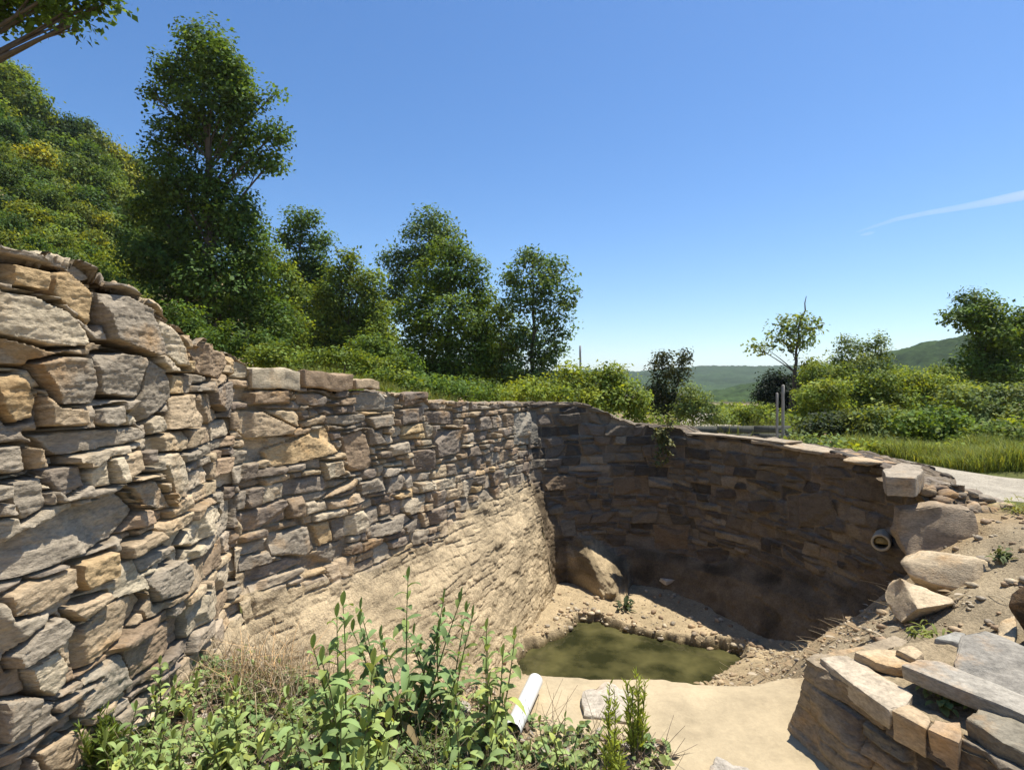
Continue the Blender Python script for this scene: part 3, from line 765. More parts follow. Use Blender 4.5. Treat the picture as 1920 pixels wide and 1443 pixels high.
def slab(name, label, cat, top, thick, col, seed, group=None, parent=None, bev=.012, rough=.012, down=(0, 0, -1), mat=None):
    top = np.array(top, float); cen = top.mean(0)
    bm = bmesh.new()
    vs = [bm.verts.new(p - cen) for p in top]
    f = bm.faces.new(vs); f.normal_update()
    dv = Vector(down).normalized() * thick
    r = bmesh.ops.extrude_face_region(bm, geom=[f])
    for v in [g for g in r['geom'] if isinstance(g, bmesh.types.BMVert)]: v.co += dv
    bmesh.ops.recalc_face_normals(bm, faces=bm.faces)
    bmesh.ops.bevel(bm, geom=bm.edges[:], offset=bev, segments=2, affect='EDGES', profile=.6)
    bmesh.ops.triangulate(bm, faces=bm.faces[:])
    for _ in range(3):
        lg = [e for e in bm.edges if e.calc_length() > .045]
        if lg: bmesh.ops.subdivide_edges(bm, edges=lg, cuts=1); bmesh.ops.triangulate(bm, faces=bm.faces[:])
    off = Vector((seed * 3.7, seed * 1.3, 0))
    bm.normal_update()
    for v in bm.verts:
        q = Vector(v.co) + off
        v.co += v.normal * rough * (mnoise.fractal(q * 7, .8, 2.1, 4)) + Vector((mnoise.noise(q * 9), mnoise.noise(q * 9 + Vector((5, 5, 5))), 0)) * rough * .6
    V = np.array([v.co[:] for v in bm.verts]); Fc = np.array([[v.index for v in f.verts] for f in bm.faces]); bm.free()
    o = mesh_np(name, V, Fc, mat or M_STONE, parent=None, cols=np.tile(np.array(col), (len(V), 1)), smooth=False)
    if parent is not None:
        o.parent = parent; o.location = [float(a - b) for a, b in zip(cen, parent.location)]
    else:
        o.location = [float(a) for a in cen]
    for p in o.data.polygons: p.use_smooth = True
    try: o.data.set_sharp_from_angle(angle=math.radians(38))
    except Exception: pass
    return tag(o, label, cat, group) if parent is None else o


def top_poly(px, z):
    o = []
    for x, y in px:
        Y = z * F / (CY - y); o.append(((x - CX) / F * Y, Y, z))
    return o


# loose coping stones lying on the wall
def on_wall(px0, px1, z0, thick, back=.02, depth=.34, name='coping_stone', **kw):
    u = np.linspace(U_of_px(px0), U_of_px(px1), 4)
    bx, by = P_of(u); nx, ny = N_of(u)
    fr = np.stack([bx + nx * (.05 - back), by + ny * (.05 - back), np.full(4, z0 + thick)], 1)
    bk = np.stack([bx - nx * depth, by - ny * depth, np.full(4, z0 + thick)], 1)[::-1]
    g = np.random.default_rng(kw.get('seed', 1)); P = np.concatenate([fr, bk]); P[:, :2] += g.uniform(-.025, .025, (8, 2)); P[:, 2] += g.uniform(-.02, .02, 8)
    tl = kw.pop('tilt', 0)
    P[:, 2] += tl * np.linspace(0, 1, 4)[[0, 1, 2, 3, 3, 2, 1, 0]]
    return slab(name, top=P, thick=thick, **kw)


def wz(px): return float(ztop_of(U_of_px(px)))


CG = 'loose coping stones lying along the wall top'
on_wall(474, 560, wz(520) + .0, .17, label='large tan coping stone with pale slanting facet, leftmost of the low row', cat='stone', col=PALE, seed=3, group=CG, tilt=-.02)
on_wall(563, 657, wz(600) + .0, .145, label='flat brown coping slab in the middle of the low row, beside tall grass', cat='stone', col=BRN, seed=4, group=CG, tilt=-.02)
on_wall(660, 710, wz(690) - .0, .09, label='small tan coping stone at the right end of the low row', cat='stone', col=TAN, seed=5, group=CG)
on_wall(752, 798, wz(780) - .03, .07, label='small dark coping stone where the wall top steps down to flat', cat='stone', col=DARK, seed=6, group=CG)

on_wall(1292, 1475, wz(1350) - .0, .03, depth=.3, back=-.0, label='long pale thin coping slab on the shaded wall in front of low boards', cat='stone', col=(.30, .26, .205), seed=8, group=CG, rough=.006)
on_wall(1412, 1545, wz(1480) - .01, .045, depth=.36, back=-.02, label='pale tan coping slab below the two wooden poles', cat='stone', col=(.33, .28, .215), seed=9, group=CG, tilt=-.04)
on_wall(1548, 1640, wz(1600) - .03, .05, depth=.3, back=-.01, label='thin brown broken coping slab left of the grey end block', cat='stone', col=BRN, seed=10, group=CG, tilt=-.03)
slab('end_block', 'thick grey squared block lying on the broken right end of the wall', 'stone', top_poly([(1662, 893), (1715, 896), (1732, 882), (1728, 872), (1690, 866), (1655, 880)], -.80), .17, GREY, 12, CG)
rock('coping_stone', 'flat tan stone tucked behind the thick grey end block', 'stone', (3.95, 6.3, -.86), (.5, .3, .1), .3, 14, TAN, CG)

# broken end of the wall: rubble and a large standing slab
end = thing('rubble_pile', (4.3, 5.3, -1.4), 'heap of broken grey rubble tumbling from the right end of the round wall', 'rubble')


def core_z(x, y):
    return -.97 - .36 * sst(3.9, 5.1, x) - 1.0 * np.clip(5.22 - .18 * (x - 4) - y, 0, 1) + .06 * fbm(x * 4, y * 4, 8, 4)


A = Acc(); g = np.random.default_rng(5)
for i in range(420):
    x = g.uniform(3.85, 5.15); y = g.uniform(4.75, 5.75)
    s_ = g.uniform(.04, .10) if g.random() < .75 else g.uniform(.10, .19)
    zz = float(core_z(np.array([x]), np.array([y]))[0]) + s_ * .15
    V, Fc = rock_geo((x, y, zz), (s_ * g.uniform(.9, 1.9), s_ * g.uniform(.8, 1.4), s_ * g.uniform(.5, .9)), g.uniform(0, 6), 100 + i, 10, .08, 2)
    A.add(V, Fc, np.array(rnd.choice([GREY, DARK, BRN, GREY, PURP, TAN])) * g.uniform(.6, 1.1))
o = A.build('rubble', M_STONE, end, smooth=False); tag(o, kind='stuff')
A = Acc()
bx_, by_ = np.meshgrid(np.linspace(3.8, 5.25, 60), np.linspace(4.65, 5.85, 50))
A.add(np.stack([bx_, by_, core_z(bx_, by_)], -1).reshape(-1, 3), quads(50, 60).reshape(-1, 4), (.17, .135, .10))
A.build('core', M_SOIL, end)
slab('standing_slab', 'large flat grey-brown slab standing upright at the broken end of the wall', 'stone',
     [at(1690, 956, 5.0), at(1760, 946, 4.95), at(1826, 956, 4.85), at(1853, 1040, 4.72), at(1780, 1048, 4.78), at(1700, 1040, 4.9), at(1680, 1000, 5.0)], .16, (.27, .22, .165), 21, None, down=(.25, 1, .05), bev=.02, rough=.02)
rock('round_stone', 'rounded grey stone beside the foot of the standing slab', 'stone', at(1868, 1014, 4.95), (.22, .22, .17), .4, 31, GREY, None)
rock('boulder', 'large tan boulder at the edge of the pit, nearest the pool', 'boulder', at(1736, 1140, 4.05) + np.array([0, .1, 0]), (.50, .46, .36), .9, 4601, (.47, .39, .28), None, 16, .07, tilt=(-.25, -.3))
rock('boulder', 'biggest tan boulder with deep shade under its front, below the standing slab', 'boulder', at(1812, 1095, 4.3) + np.array([0, .1, 0]), (.72, .46, .42), -.5, 5502, (.45, .375, .27), None, 16, .07, tilt=(.35, -.25))
slab('flat_stone', 'thin pale slab lying across the top of the biggest tan boulder', 'stone', [at(1762, 1042, 4.55), at(1800, 1036, 4.6), at(1850, 1040, 4.55), at(1885, 1066, 4.35), at(1840, 1058, 4.4), at(1790, 1052, 4.45)], .05, (.48, .39, .28), 24, None)
slab('flat_stone', 'narrow tan slab jutting toward the pit beside the biggest boulder', 'stone', [at(1738, 1058, 4.5), at(1760, 1050, 4.55), at(1800, 1058, 4.45), at(1790, 1068, 4.35), at(1752, 1068, 4.4)], .09, (.40, .32, .22), 25, None)

# drain pipe end in the wall
_q = to_uz([(1677, 1019)])[0]; uu = _q[0]; nx_, ny_ = N_of(uu); _b = P_of(uu); _o = float(batter(np.array([uu]), np.array([_q[1]]))[0]) + .14
pc = np.array([_b[0] + nx_ * _o, _b[1] + ny_ * _o, _q[1]])
dirn = np.array([-.62, -.78, 0]); dirn /= np.linalg.norm(dirn)
t = thing('drain_pipe', pc, 'round pale clay drain pipe end poking out of the shaded right wall', 'pipe')


def ring_pipe(c, d, ro, ri, ln, mat, col, parent, name):
    A = Acc(); d = np.array(d) / np.linalg.norm(d); sd = np.cross(d, [0, 0, 1.]); sd /= np.linalg.norm(sd); up = np.cross(sd, d)
    th = np.linspace(0, 2 * math.pi, 32, endpoint=False); e = (ro - ri) * .25
    prof = [(-ln, ro), (-.02, ro), (-e, ro), (-.3 * e, ro - .3 * e), (0, ro - e), (0, ri + e), (-.3 * e, ri + .3 * e), (-e, ri), (-.03, ri), (-ln * .9, ri)]
    V = np.concatenate([c[None] + d[None] * a + r * (sd[None] * np.cos(th)[:, None] + up[None] * np.sin(th)[:, None]) for a, r in prof])
    n = 32; q = np.arange(len(prof) - 1)[:, None] * n; k = np.arange(n)[None]; k2 = (k + 1) % n
    A.add(V, np.stack([q + k, q + k2, q + n + k2, q + n + k], -1).reshape(-1, 4), col)
    return A.build(name, mat, parent)


ring_pipe(pc, dirn, .09, .066, .6, M_PVC, (.46, .40, .29), t, 'pipe_wall')
V, Fc = rock_geo(pc - dirn * .085, (.152, .152, .12), 0, 9, 3, .06, 3)
mesh_np('silt_fill', V, Fc, M_SOIL, t, None, np.tile((.42, .34, .18), (len(V), 1)))

# pale stone caught on the shaded slope
_q = to_uz([(1252, 1088)])[0]; _n = N_of(_q[0]); _b = P_of(_q[0]); _o = float(batter(np.array([_q[0]]), np.array([_q[1]]))[0]) + .05
rock('pale_stone', 'small pale stone resting on the shaded slope under the back wall', 'stone', (_b[0] + _n[0] * _o, _b[1] + _n[1] * _o, _q[1]), (.30, .16, .13), -.3, 77, (.55, .49, .42), None, 9, .06)

# white plastic pipe lying on the ledge
p0 = at(1004, 1268, 3.55); p1 = at(966, 1350, 3.08)
p0[2] = ground_at(p0[0], p0[1]) + .075; p1[2] = ground_at(p1[0], p1[1]) + .06
dv = (p0 - p1) / np.linalg.norm(p0 - p1)
t = thing('plastic_pipe', p1, 'white plastic pipe lying on the ledge, aimed at the pool', 'pipe')
ring_pipe(p0, dv, .047, .042, np.linalg.norm(p0 - p1) + .06, M_PVC, (.62, .62, .59), t, 'barrel')

# ------------------------------------------------------------------ low wall in the right foreground
low = thing('stub_wall', (1.75, 2.5, -1.95), 'low mortared stub of stone wall in the right foreground, its face in shade', 'wall')
ED = catmull(np.array([(1.66, 3.12), (1.77, 2.62), (1.92, 2.28), (2.12, 1.86), (2.35, 1.3), (2.5, .6)]), 60)
# the far end first, then along the left face
EP = np.vstack([np.stack([np.linspace(2.35, 1.74, 30), np.linspace(3.42, 3.17, 30)], 1), ED])
es = np.concatenate([[0], np.cumsum(np.linalg.norm(np.diff(EP, axis=0), axis=1))])
U = np.arange(0, es[-1], .006); Z = np.arange(-2.1, -1.40, .006)
sm_ = 12
ex_ = np.interp(U, es, EP[:, 0]); ey_ = np.interp(U, es, EP[:, 1])
tx_ = np.gradient(ex_); ty_ = np.gradient(ey_)
kk = np.ones(41) / 41
tx_ = np.convolve(np.pad(tx_, 20, mode='edge'), kk, 'valid'); ty_ = np.convolve(np.pad(ty_, 20, mode='edge'), kk, 'valid')
ln_ = np.hypot(tx_, ty_); nnx, nny = ty_ / ln_, -tx_ / ln_
uc = float(es[30])
pal = [(BRN, 2), (TAN, 2), (GREY, 3), (OCH, .6), (DARK, 1)]
UU, ZZ, lab, d, info, ntr = masonry(U, Z, lambda u, z: pal, [.11, .14, .17], [.18, .26, .34], 77, (), .006, .012)
h, s = stone_relief(UU, ZZ, lab, d, info, ntr, 88, .007, .04, .02, .9, .008)
ztl = -1.535 + .02 * fbm(U * 4, U * 0, 5) + .03 * sst(uc + .3, uc + 1.2, U)
exx = np.clip(ZZ - ztl[None], 0, None); Zp = np.minimum(ZZ, ztl[None])
m_ = sst(.12, -.12, (UU - uc) - .30 + .8 * (Zp + 1.75) + .25 * fbm(UU * 5, ZZ * 5, 19, 3))        # rough mortar mass at the far end
bat = .27 * np.clip(-1.56 - Zp, 0, .6) ** 1.1
off = bat + (1 - m_) * h + m_ * (.035 * fbm(UU * 5, ZZ * 5, 20, 4) + .2 * h + .02) - exx
X = ex_[None] + nnx[None] * off; Y = ey_[None] + nny[None] * off
V = np.stack([X, Y, Zp], -1).reshape(-1, 3)
C = np.array([i[2] for i in info])[lab] * .72 * s[..., None] + np.array([.30, .24, .16]) * (1 - s[..., None])  # stone colours dimmed, so the face carries painted shade
C = C * (1 - m_[..., None]) + m_[..., None] * np.array([.27, .225, .165])
Q = quads(*UU.shape); keep = exx[1:, :-1] < .10
fl = lab[:-1, :-1]; same = (lab[1:, :-1] == fl) & (lab[:-1, 1:] == fl) & (lab[1:, 1:] == fl) & (m_[:-1, :-1] < .5) & keep & (d[:-1, :-1] > .004)
C = C.reshape(-1, 3); own = np.zeros(len(info), bool)
cnt = np.bincount(fl[same & (Y[:-1, :-1] > 1.9)], minlength=len(info))
for L in np.argsort(-cnt)[:24]:
    if cnt[L] > 250:
        own[L] = True; submesh('stone', V, C, Q[same & (fl == L)], M_STONE, low)
submesh('mortar', V, C, Q[keep & ~(same & own[fl])], M_STONE, low)
# rubble fill on top of the stub
hx, hy = np.meshgrid(np.linspace(0, 1, 60), np.linspace(0, 1, 70))
e0 = np.stack([np.interp(hy, np.linspace(0, 1, len(ED)), ED[:, 0]), np.interp(hy, np.linspace(0, 1, len(ED)), ED[:, 1])], -1)
fx = e0[..., 0] + .03 + hx * (1.15); fy = e0[..., 1] + hx * .25
fz = -1.545 + .06 * hx + .045 * fbm(fx * 7, fy * 7, 33, 4)
mesh_np('fill', np.stack([fx, fy, fz], -1).reshape(-1, 3), quads(70, 60).reshape(-1, 4), M_SOIL, low, None, np.tile((.30, .25, .185), (fx.size, 1)))


SG = 'flat stones laid on the stub wall'
slab('capstone', 'long pale capstone along the left edge of the stub wall', 'stone', top_poly([(1535, 1230), (1590, 1226), (1640, 1258), (1715, 1300), (1700, 1322), (1668, 1330), (1600, 1283)], -1.50), .10, (.40, .35, .28), 40, SG)
slab('capstone', 'squared ochre capstone in the middle of the stub wall edge', 'stone', top_poly([(1674, 1332), (1700, 1318), (1742, 1340), (1745, 1352), (1737, 1366)], -1.495), .13, (.38, .30, .205), 41, SG, bev=.008)
slab('capstone', 'squared rusty capstone nearest the corner of the picture', 'stone', top_poly([(1741, 1366), (1752, 1345), (1800, 1352), (1803, 1372), (1798, 1392)], -1.49), .13, (.36, .275, .19), 42, SG, bev=.008)
slab('capstone', 'mossy dark grey capstone by the right picture edge below the long grey slab', 'stone', top_poly([(1812, 1345), (1830, 1322), (1900, 1345), (1990, 1390), (1960, 1430), (1880, 1390)], -1.44), .12, (.20, .185, .15), 43, SG)
slab('flat_stone', 'broken tan flagstone lying behind the pale capstone', 'stone', top_poly([(1604, 1222), (1640, 1214), (1690, 1218), (1725, 1232), (1720, 1250), (1680, 1250), (1640, 1240)], -1.46), .05, (.42, .335, .225), 44, SG)
slab('flat_stone', 'small tan flagstone chip beside the dark hole', 'stone', top_poly([(1678, 1215), (1710, 1208), (1730, 1225), (1716, 1234)], -1.43), .035, (.44, .36, .25), 49, SG)
slab('long_slab', 'long straight grey slab lying on the stub wall above green weeds', 'slab', top_poly([(1690, 1246), (1722, 1234), (1770, 1240), (1990, 1330), (2000, 1375), (1900, 1330)], -1.40), .07, (.30, .285, .255), 45, SG, rough=.006)
q = [at(1794, 1275, 2.75), at(1790, 1240, 2.8), at(1802, 1190, 3.0), at(1848, 1180, 3.05), at(1870, 1190, 3.05), at(1990, 1240, 2.75), at(1990, 1355, 2.35)]
slab('leaning_slab', 'big grey flat slab leaning tilted on the right edge', 'slab', q, .06, (.235, .225, .205), 46, SG, down=(.15, .35, -1), rough=.005)
slab('flat_stone', 'small blue grey stone slab behind the leaning slab', 'stone', [at(1752, 1196, 3.25), at(1790, 1182, 3.4), at(1812, 1184, 3.4), at(1800, 1204, 3.2)], .06, (.27, .27, .255), 47, SG)
rock('dark_rock', 'dark shaded rock cut by the right picture edge', 'stone', at(1968, 1150, 3.3), (.34, .34, .42), .3, 48, (.05, .045, .04))  # near-black base colour stands for the shade on this rock
slab('flat_stone', 'pale wedge of stone leaning against the dark rock', 'stone', [at(1862, 1196, 3.35), at(1880, 1165, 3.5), at(1905, 1150, 3.5), at(1905, 1205, 3.25)], .07, (.40, .33, .23), 50)
slab('flat_stone', 'grey flat stone sunk in the ledge beside white pipe', 'stone', [(.42, 3.28, ground_at(.42, 3.28) + .02), (.72, 3.22, ground_at(.72, 3.22) + .02), (.76, 3.5, ground_at(.76, 3.5) + .03), (.62, 3.66, ground_at(.62, 3.66) + .03), (.44, 3.5, ground_at(.44, 3.5) + .04)], .07, (.40, .365, .315), 51, rough=.02)
slab('flat_stone', 'grey lumpy stone on the ledge at the bottom picture edge', 'stone', [(.88, 2.3, -1.88), (1.2, 2.32, -1.9), (1.28, 2.7, -1.91), (1.05, 2.86, -1.9), (.86, 2.66, -1.9)], .09, (.35, .325, .29), 52, rough=.03)

# pebbles and chips
A = Acc(); g = np.random.default_rng(15)
spots = []
for i in range(2300):
    r = g.random()
    if i < 380: x, y, s = g.uniform(.6, 3.2), g.uniform(7.7, 9.5), (g.uniform(.012, .04) if g.random() < .85 else g.uniform(.06, .12))
    elif r < .26: x, y, s = g.uniform(1.9, 3.2), g.uniform(4.0, 7.0), g.uniform(.012, .05)
    elif r < .55:
        k = g.integers(len(POOL)); a = POOL[k]; b_ = POOL[(k + 1) % len(POOL)]; tt = g.random()
        cpt = POOL.mean(0); p = a + (b_ - a) * tt; p = p + (p - cpt) / np.linalg.norm(p - cpt) * g.normal(.05, .10); x, y = p; s = g.uniform(.015, .05) if g.random() < .8 else g.uniform(.05, .13)
    elif r < .85: x, y, s = g.uniform(2.4, 5), g.uniform(2.6, 4.9), (g.uniform(.012, .05) if g.random() < .85 else g.uniform(.05, .11))
    else: x, y, s = g.uniform(-.2, .7), g.uniform(2.2, 3.1), g.uniform(.012, .035)
    spots.append((x, y, s))
sp = np.array(spots); zs = ground_z(sp[:, 0], sp[:, 1])
tv, tf = rock_geo((0, 0, 0), (1, 1, .6), 0, 3, 6, .1, 1)
for (x, y, s), z in zip(spots, zs):
    a = g.uniform(0, 6.28); R = np.array([[math.cos(a), -math.sin(a), 0], [math.sin(a), math.cos(a), 0], [0, 0, 1]])
    A.add((tv * np.array([1, g.uniform(.6, 1), g.uniform(.6, 1.1)])) @ R.T * s + np.array([x, y, z + s * .12]), tf, np.array(rnd.choice([TAN, GREY, PALE, BRN])) * g.uniform(.8, 1.15))
o = A.build('gravel', M_STONE, smooth=False); tag(o, 'loose gravel and stone chips scattered over the pit floor and dirt bank', 'gravel', kind='stuff')

# ------------------------------------------------------------------ trees
def leaf_quads(c, a, n, L, W):
    """c centres, a long axes, n normals; a folded four point leaf each"""
    b = np.cross(n, a); b /= np.linalg.norm(b, axis=1)[:, None] + 1e-9
    L = np.asarray(L)[:, None]; W = np.asarray(W)[:, None]
    V = np.stack([c - a * L * .5, c + b * W * .5 - n * W * .12 - a * L * .06, c + a * L * .5 - n * L * .08, c - b * W * .5 - n * W * .12 - a * L * .06], 1)
    return V.reshape(-1, 3), np.arange(len(c) * 4).reshape(-1, 4)


def unit(v): return v / (np.linalg.norm(v, axis=1)[:, None] + 1e-9)


def crown_geo(blobs, leaf, dens, col, g, yellow=.25):
    """blobs: (centre3, radii3). Leaves hang in twig clusters, thicker toward the outside of each blob."""
    Vs = []; Fs = []; Cs = []; n0 = 0
    col = np.array(col)
    for c, r in blobs:
        c = np.array(c); r = np.array(r)
        area = 4 * (r[0] * r[2] + r[0] * r[1] + r[1] * r[2]) / 3 * math.pi
        nl = int(dens * 3.2 * area / (leaf * leaf * .5)); nt_ = max(4, nl // 24)
        q = unit(g.normal(size=(nt_, 3))) * (g.uniform(.12, 1.0, nt_) ** .42)[:, None]
        q *= (1 + .22 * np.sin(q[:, [0]] * 5 + g.uniform(0, 6)) * np.cos(q[:, [2]] * 6 + g.uniform(0, 6)))
        q += np.clip(g.normal(0, .04, q.shape), -.08, .08)
        tw = c + q * r
        tcol = g.uniform(.55, 1.45, nt_)
        ty = g.random(nt_) < yellow
        k = g.integers(12, 36, nt_)
        idx = np.repeat(np.arange(nt_), k)
        sp = leaf * 1.75
        p = tw[idx] + np.clip(g.normal(0, 1, (len(idx), 3)), -1.5, 1.5) * np.array([sp, sp, sp * .6])
        out = unit(q[idx] + 1e-6)
        nrm = unit(out * .55 + np.array([0, 0, .75]) + g.normal(0, .5, p.shape))
        ax = g.normal(size=p.shape) + out * .6 - np.array([0, 0, .35])
        ax = unit(ax - nrm * (ax * nrm).sum(1)[:, None])
        L = leaf * g.uniform(.5, 1.5, len(p)); W = L * g.uniform(.45, .75, len(p))
        V, Fc = leaf_quads(p, ax, nrm, L, W)
        cl = col[None] * (tcol[idx] * g.uniform(.75, 1.25, len(idx)))[:, None]
        cl = np.where(ty[idx][:, None], cl * np.array([1.45, 1.22, .7]), cl)
        Vs.append(V); Fs.append(Fc + n0); n0 += len(V); Cs.append(np.repeat(cl, 4, axis=0))
    return np.concatenate(Vs), np.concatenate(Fs), np.concatenate(Cs)


BARKC = (.10, .08, .06)


def wood_geo(base, blobs, r0, g, lean=0, sides=8, top=None):
    A = Acc()
    base = np.array(base, float)
    cs = np.array([b[0] for b in blobs]); w = np.array([b[1][0] for b in blobs])
    hi = cs[np.argmax(cs[:, 2])] if top is None else np.array(top)
    n = 12; t = np.linspace(0, 1, n)[:, None]
    mid = (base + hi) / 2 + np.array([lean, 0, 0])
    tr = bez(base, mid, hi, n)
    tr[1:-1, :2] += g.normal(0, .02 * np.linalg.norm(hi - base) * .4, (n - 2, 2))
    rad = r0 * (1 - .86 * t[:, 0]) ** .9; rad[0] *= 1.35
    V, Fc = tube(tr, rad, sides); A.add(V, Fc, BARKC)
    H = hi[2] - base[2]
    for c, r in blobs:
        c = np.array(c)
        f = np.clip((c[2] - base[2]) / H - .16 - .25 * np.hypot(*(c - tr[6])[:2]) / max(H, .1), .08, .92)
        k = f * (n - 1); i = int(k); s = tr[i] + (tr[min(i + 1, n - 1)] - tr[i]) * (k - i)
        rr = max(r0 * (1 - .86 * f) * .45, .008)
        m_ = (s + c) / 2 + np.array([0, 0, .08 * np.linalg.norm(c - s)]) * g.uniform(-.5, 1)
        P = bez(s, m_, c, 7); V, Fc = tube(P, np.linspace(rr, rr * .3, 7), 5); A.add(V, Fc, BARKC)
        for j in range(3):
            e = c + unit(g.normal(size=(1, 3)))[0] * np.array(r) * .75
            st = P[4 + j % 2]
            V, Fc = tube(bez(st, (st + e) / 2 + g.normal(0, .05, 3) * r[0], e, 5), np.linspace(rr * .4, rr * .12, 5), 4); A.add(V, Fc, BARKC)
    return A


def px_blobs(bl, Y, g, deep=1.0):
    o = []
    for (px, py, rx, ry) in bl:
        y = Y + g.uniform(-.5, .5) * rx / F * Y * 1.2 * deep
        c = at(px, py, y); k = y / F
        o.append((c, (rx * k, (rx + ry) * .5 * k * g.uniform(.8, 1.15), ry * k)))
    return o


def tree(name, label, cat, Y, bx, bl, leaf, dens, col, seed, r0=.12, group=None, yellow=.25, zbase=None, top=None, wood='trunk', crown='crown'):
    g = np.random.default_rng(seed)
    b = at(bx, 721, Y); z = ground_at(b[0], Y) if zbase is None else zbase
    base = np.array([b[0], Y, z - .05])
    t = thing(name, base, label, cat, group)
    blobs = px_blobs(bl, Y, g)
    dens = dens * 1.2; leaf = leaf * .76
    wood_geo(base, blobs, r0, g, top=top).build(wood, M_BARK, t)
    V, Fc, C = crown_geo(blobs, leaf, dens, col, g, yellow)
    mesh_np(crown, V, Fc, M_LEAF, t, None, C, smooth=False)
    return t


G_DK = (.085, .15, .034); G_MD = (.105, .175, .036); G_OL = (.145, .21, .042); G_YL = (.185, .25, .048); G_BL = (.105, .175, .065); G_GR = (.155, .215, .075)

BIG = [(385, 85, 42, 38), (412, 125, 48, 42), (440, 155, 38, 42), (352, 140, 30, 36), (306, 122, 13, 22), (322, 160, 28, 28), (288, 172, 18, 11), (395, 190, 70, 38), (448, 195, 30, 30), (487, 188, 18, 11), (519, 175, 11, 7),
       (332, 240, 40, 26), (398, 250, 58, 38), (462, 252, 34, 26), (512, 250, 22, 26), (505, 305, 32, 24), (448, 300, 34, 28), (312, 285, 34, 28), (325, 335, 46, 40), (385, 345, 46, 52), (430, 390, 50, 50), (296, 395, 50, 52), (372, 425, 58, 56), (456, 425, 40, 56),
       (288, 480, 56, 50), (335, 520, 62, 60), (410, 520, 72, 70), (478, 500, 38, 60), (345, 600, 80, 52), (440, 610, 80, 56), (515, 610, 34, 50)]
tree('tall_tree', 'tallest dark green broadleaf tree, rising alone above the left wall', 'tree', 22, 392, BIG, .19, .62, G_DK, 1, .26)
tree('tree', 'olive green tree tucked against the right side of the tallest tree', 'tree', 24, 525, [(508, 490, 32, 30), (530, 540, 38, 42), (512, 590, 42, 42), (545, 620, 36, 44), (520, 655, 46, 34)], .17, .6, G_OL, 2, .1)
tree('tree', 'slim dark tree with a ragged top just right of the tallest tree', 'tree', 33, 568, [(563, 413, 34, 23), (600, 452, 24, 22), (543, 445, 24, 24), (578, 490, 40, 34), (550, 520, 30, 34), (598, 520, 28, 34), (565, 580, 40, 52)], .24, .6, G_DK, 3, .14)
tree('tree', 'bushy olive tree with a dark pointed tip between two taller trees', 'tree', 28, 655, [(655, 488, 22, 20), (645, 520, 38, 28), (690, 535, 32, 36), (625, 565, 44, 40), (690, 590, 48, 44), (640, 620, 56, 44), (715, 640, 36, 48), (600, 640, 36, 44), (660, 670, 60, 34)], .2, .6, G_OL, 4, .13)
tree('tree', 'blue green open tree behind, its round top highest in the middle group', 'tree', 33, 790, [(808, 418, 36, 26), (842, 446, 28, 24), (775, 438, 24, 16), (738, 478, 28, 18), (720, 490, 12, 10), (765, 505, 36, 34), (800, 470, 40, 30), (745, 545, 34, 38)], .23, .5, G_BL, 5, .15)
tree('tree', 'broad dense green tree in front of the blue green one in the middle', 'tree', 26, 842, [(842, 470, 36, 26), (872, 512, 42, 38), (818, 530, 48, 42), (900, 560, 28, 42), (775, 590, 44, 44), (848, 600, 64, 52), (905, 640, 26, 50), (795, 660, 54, 44), (870, 680, 56, 46), (820, 715, 60, 34)], .19, .62, G_MD, 6, .16, yellow=.35)
tree('tree', 'round crowned airy tree standing apart with open sky on its right', 'tree', 24, 1000, [(1000, 486, 34, 22), (962, 516, 22, 24), (1042, 512, 26, 26), (1008, 535, 42, 28), (1062, 556, 20, 28), (968, 565, 26, 28), (1022, 580, 36, 30), (1052, 612, 22, 26), (985, 630, 34, 36), (1028, 655, 32, 34), (985, 690, 40, 34), (1030, 710, 38, 32)], .19, .46, G_BL, 7, .12, yellow=.3)
tree('small_tree', 'olive sapling filling the gap left of the round airy tree', 'tree', 25, 945, [(940, 590, 20, 26), (948, 640, 26, 42), (935, 690, 30, 38), (962, 715, 36, 28)], .17, .55, G_OL, 8, .07)
tree('bush', 'low ferny green bush at the foot of the round airy tree', 'bush', 19, 1010, [(985, 728, 36, 16), (1030, 726, 36, 18), (950, 735, 30, 12)], .16, .5, G_YL, 9, .04, wood='stem', crown='foliage')
tree('bush', 'big rounded bright green bush behind the flat topped wall', 'bush', 15, 1120, [(1112, 712, 44, 28), (1150, 710, 34, 26), (1080, 730, 34, 26), (1175, 742, 34, 28), (1125, 748, 56, 26), (1195, 770, 26, 22), (1070, 700, 16, 24)], .12, .6, G_YL, 10, .05, wood='stem', crown='foliage')
tree('small_tree', 'forked dark sapling standing before the far blue hill', 'tree', 18, 1252, [(1240, 670, 13, 16), (1240, 695, 22, 20), (1282, 668, 12, 16), (1272, 695, 18, 22), (1245, 730, 30, 28), (1262, 765, 34, 26), (1222, 745, 16, 24)], .11, .5, (.06, .075, .035), 11, .05)
tree('bush', 'olive shrub just right of the forked dark sapling', 'bush', 17, 1300, [(1298, 742, 24, 26), (1285, 775, 28, 22), (1322, 768, 26, 22), (1345, 785, 26, 14)], .10, .5, G_GR, 12, .03, wood='stem', crown='foliage')
tree('bush', 'pale low bush behind the dark board barrier', 'bush', 19, 1400, [(1365, 782, 30, 16), (1400, 778, 30, 18), (1430, 775, 26, 20), (1390, 795, 60, 12)], .11, .55, G_YL, 13, .03, wood='stem', crown='foliage')
tree('tree', 'dark dense cedar beside the dead topped tree', 'tree', 25, 1450, [(1447, 712, 22, 18), (1440, 738, 26, 24), (1470, 730, 22, 28), (1455, 765, 34, 30), (1490, 770, 26, 34), (1505, 720, 16, 26)], .15, .75, (.016, .028, .014), 14, .12, yellow=.02)
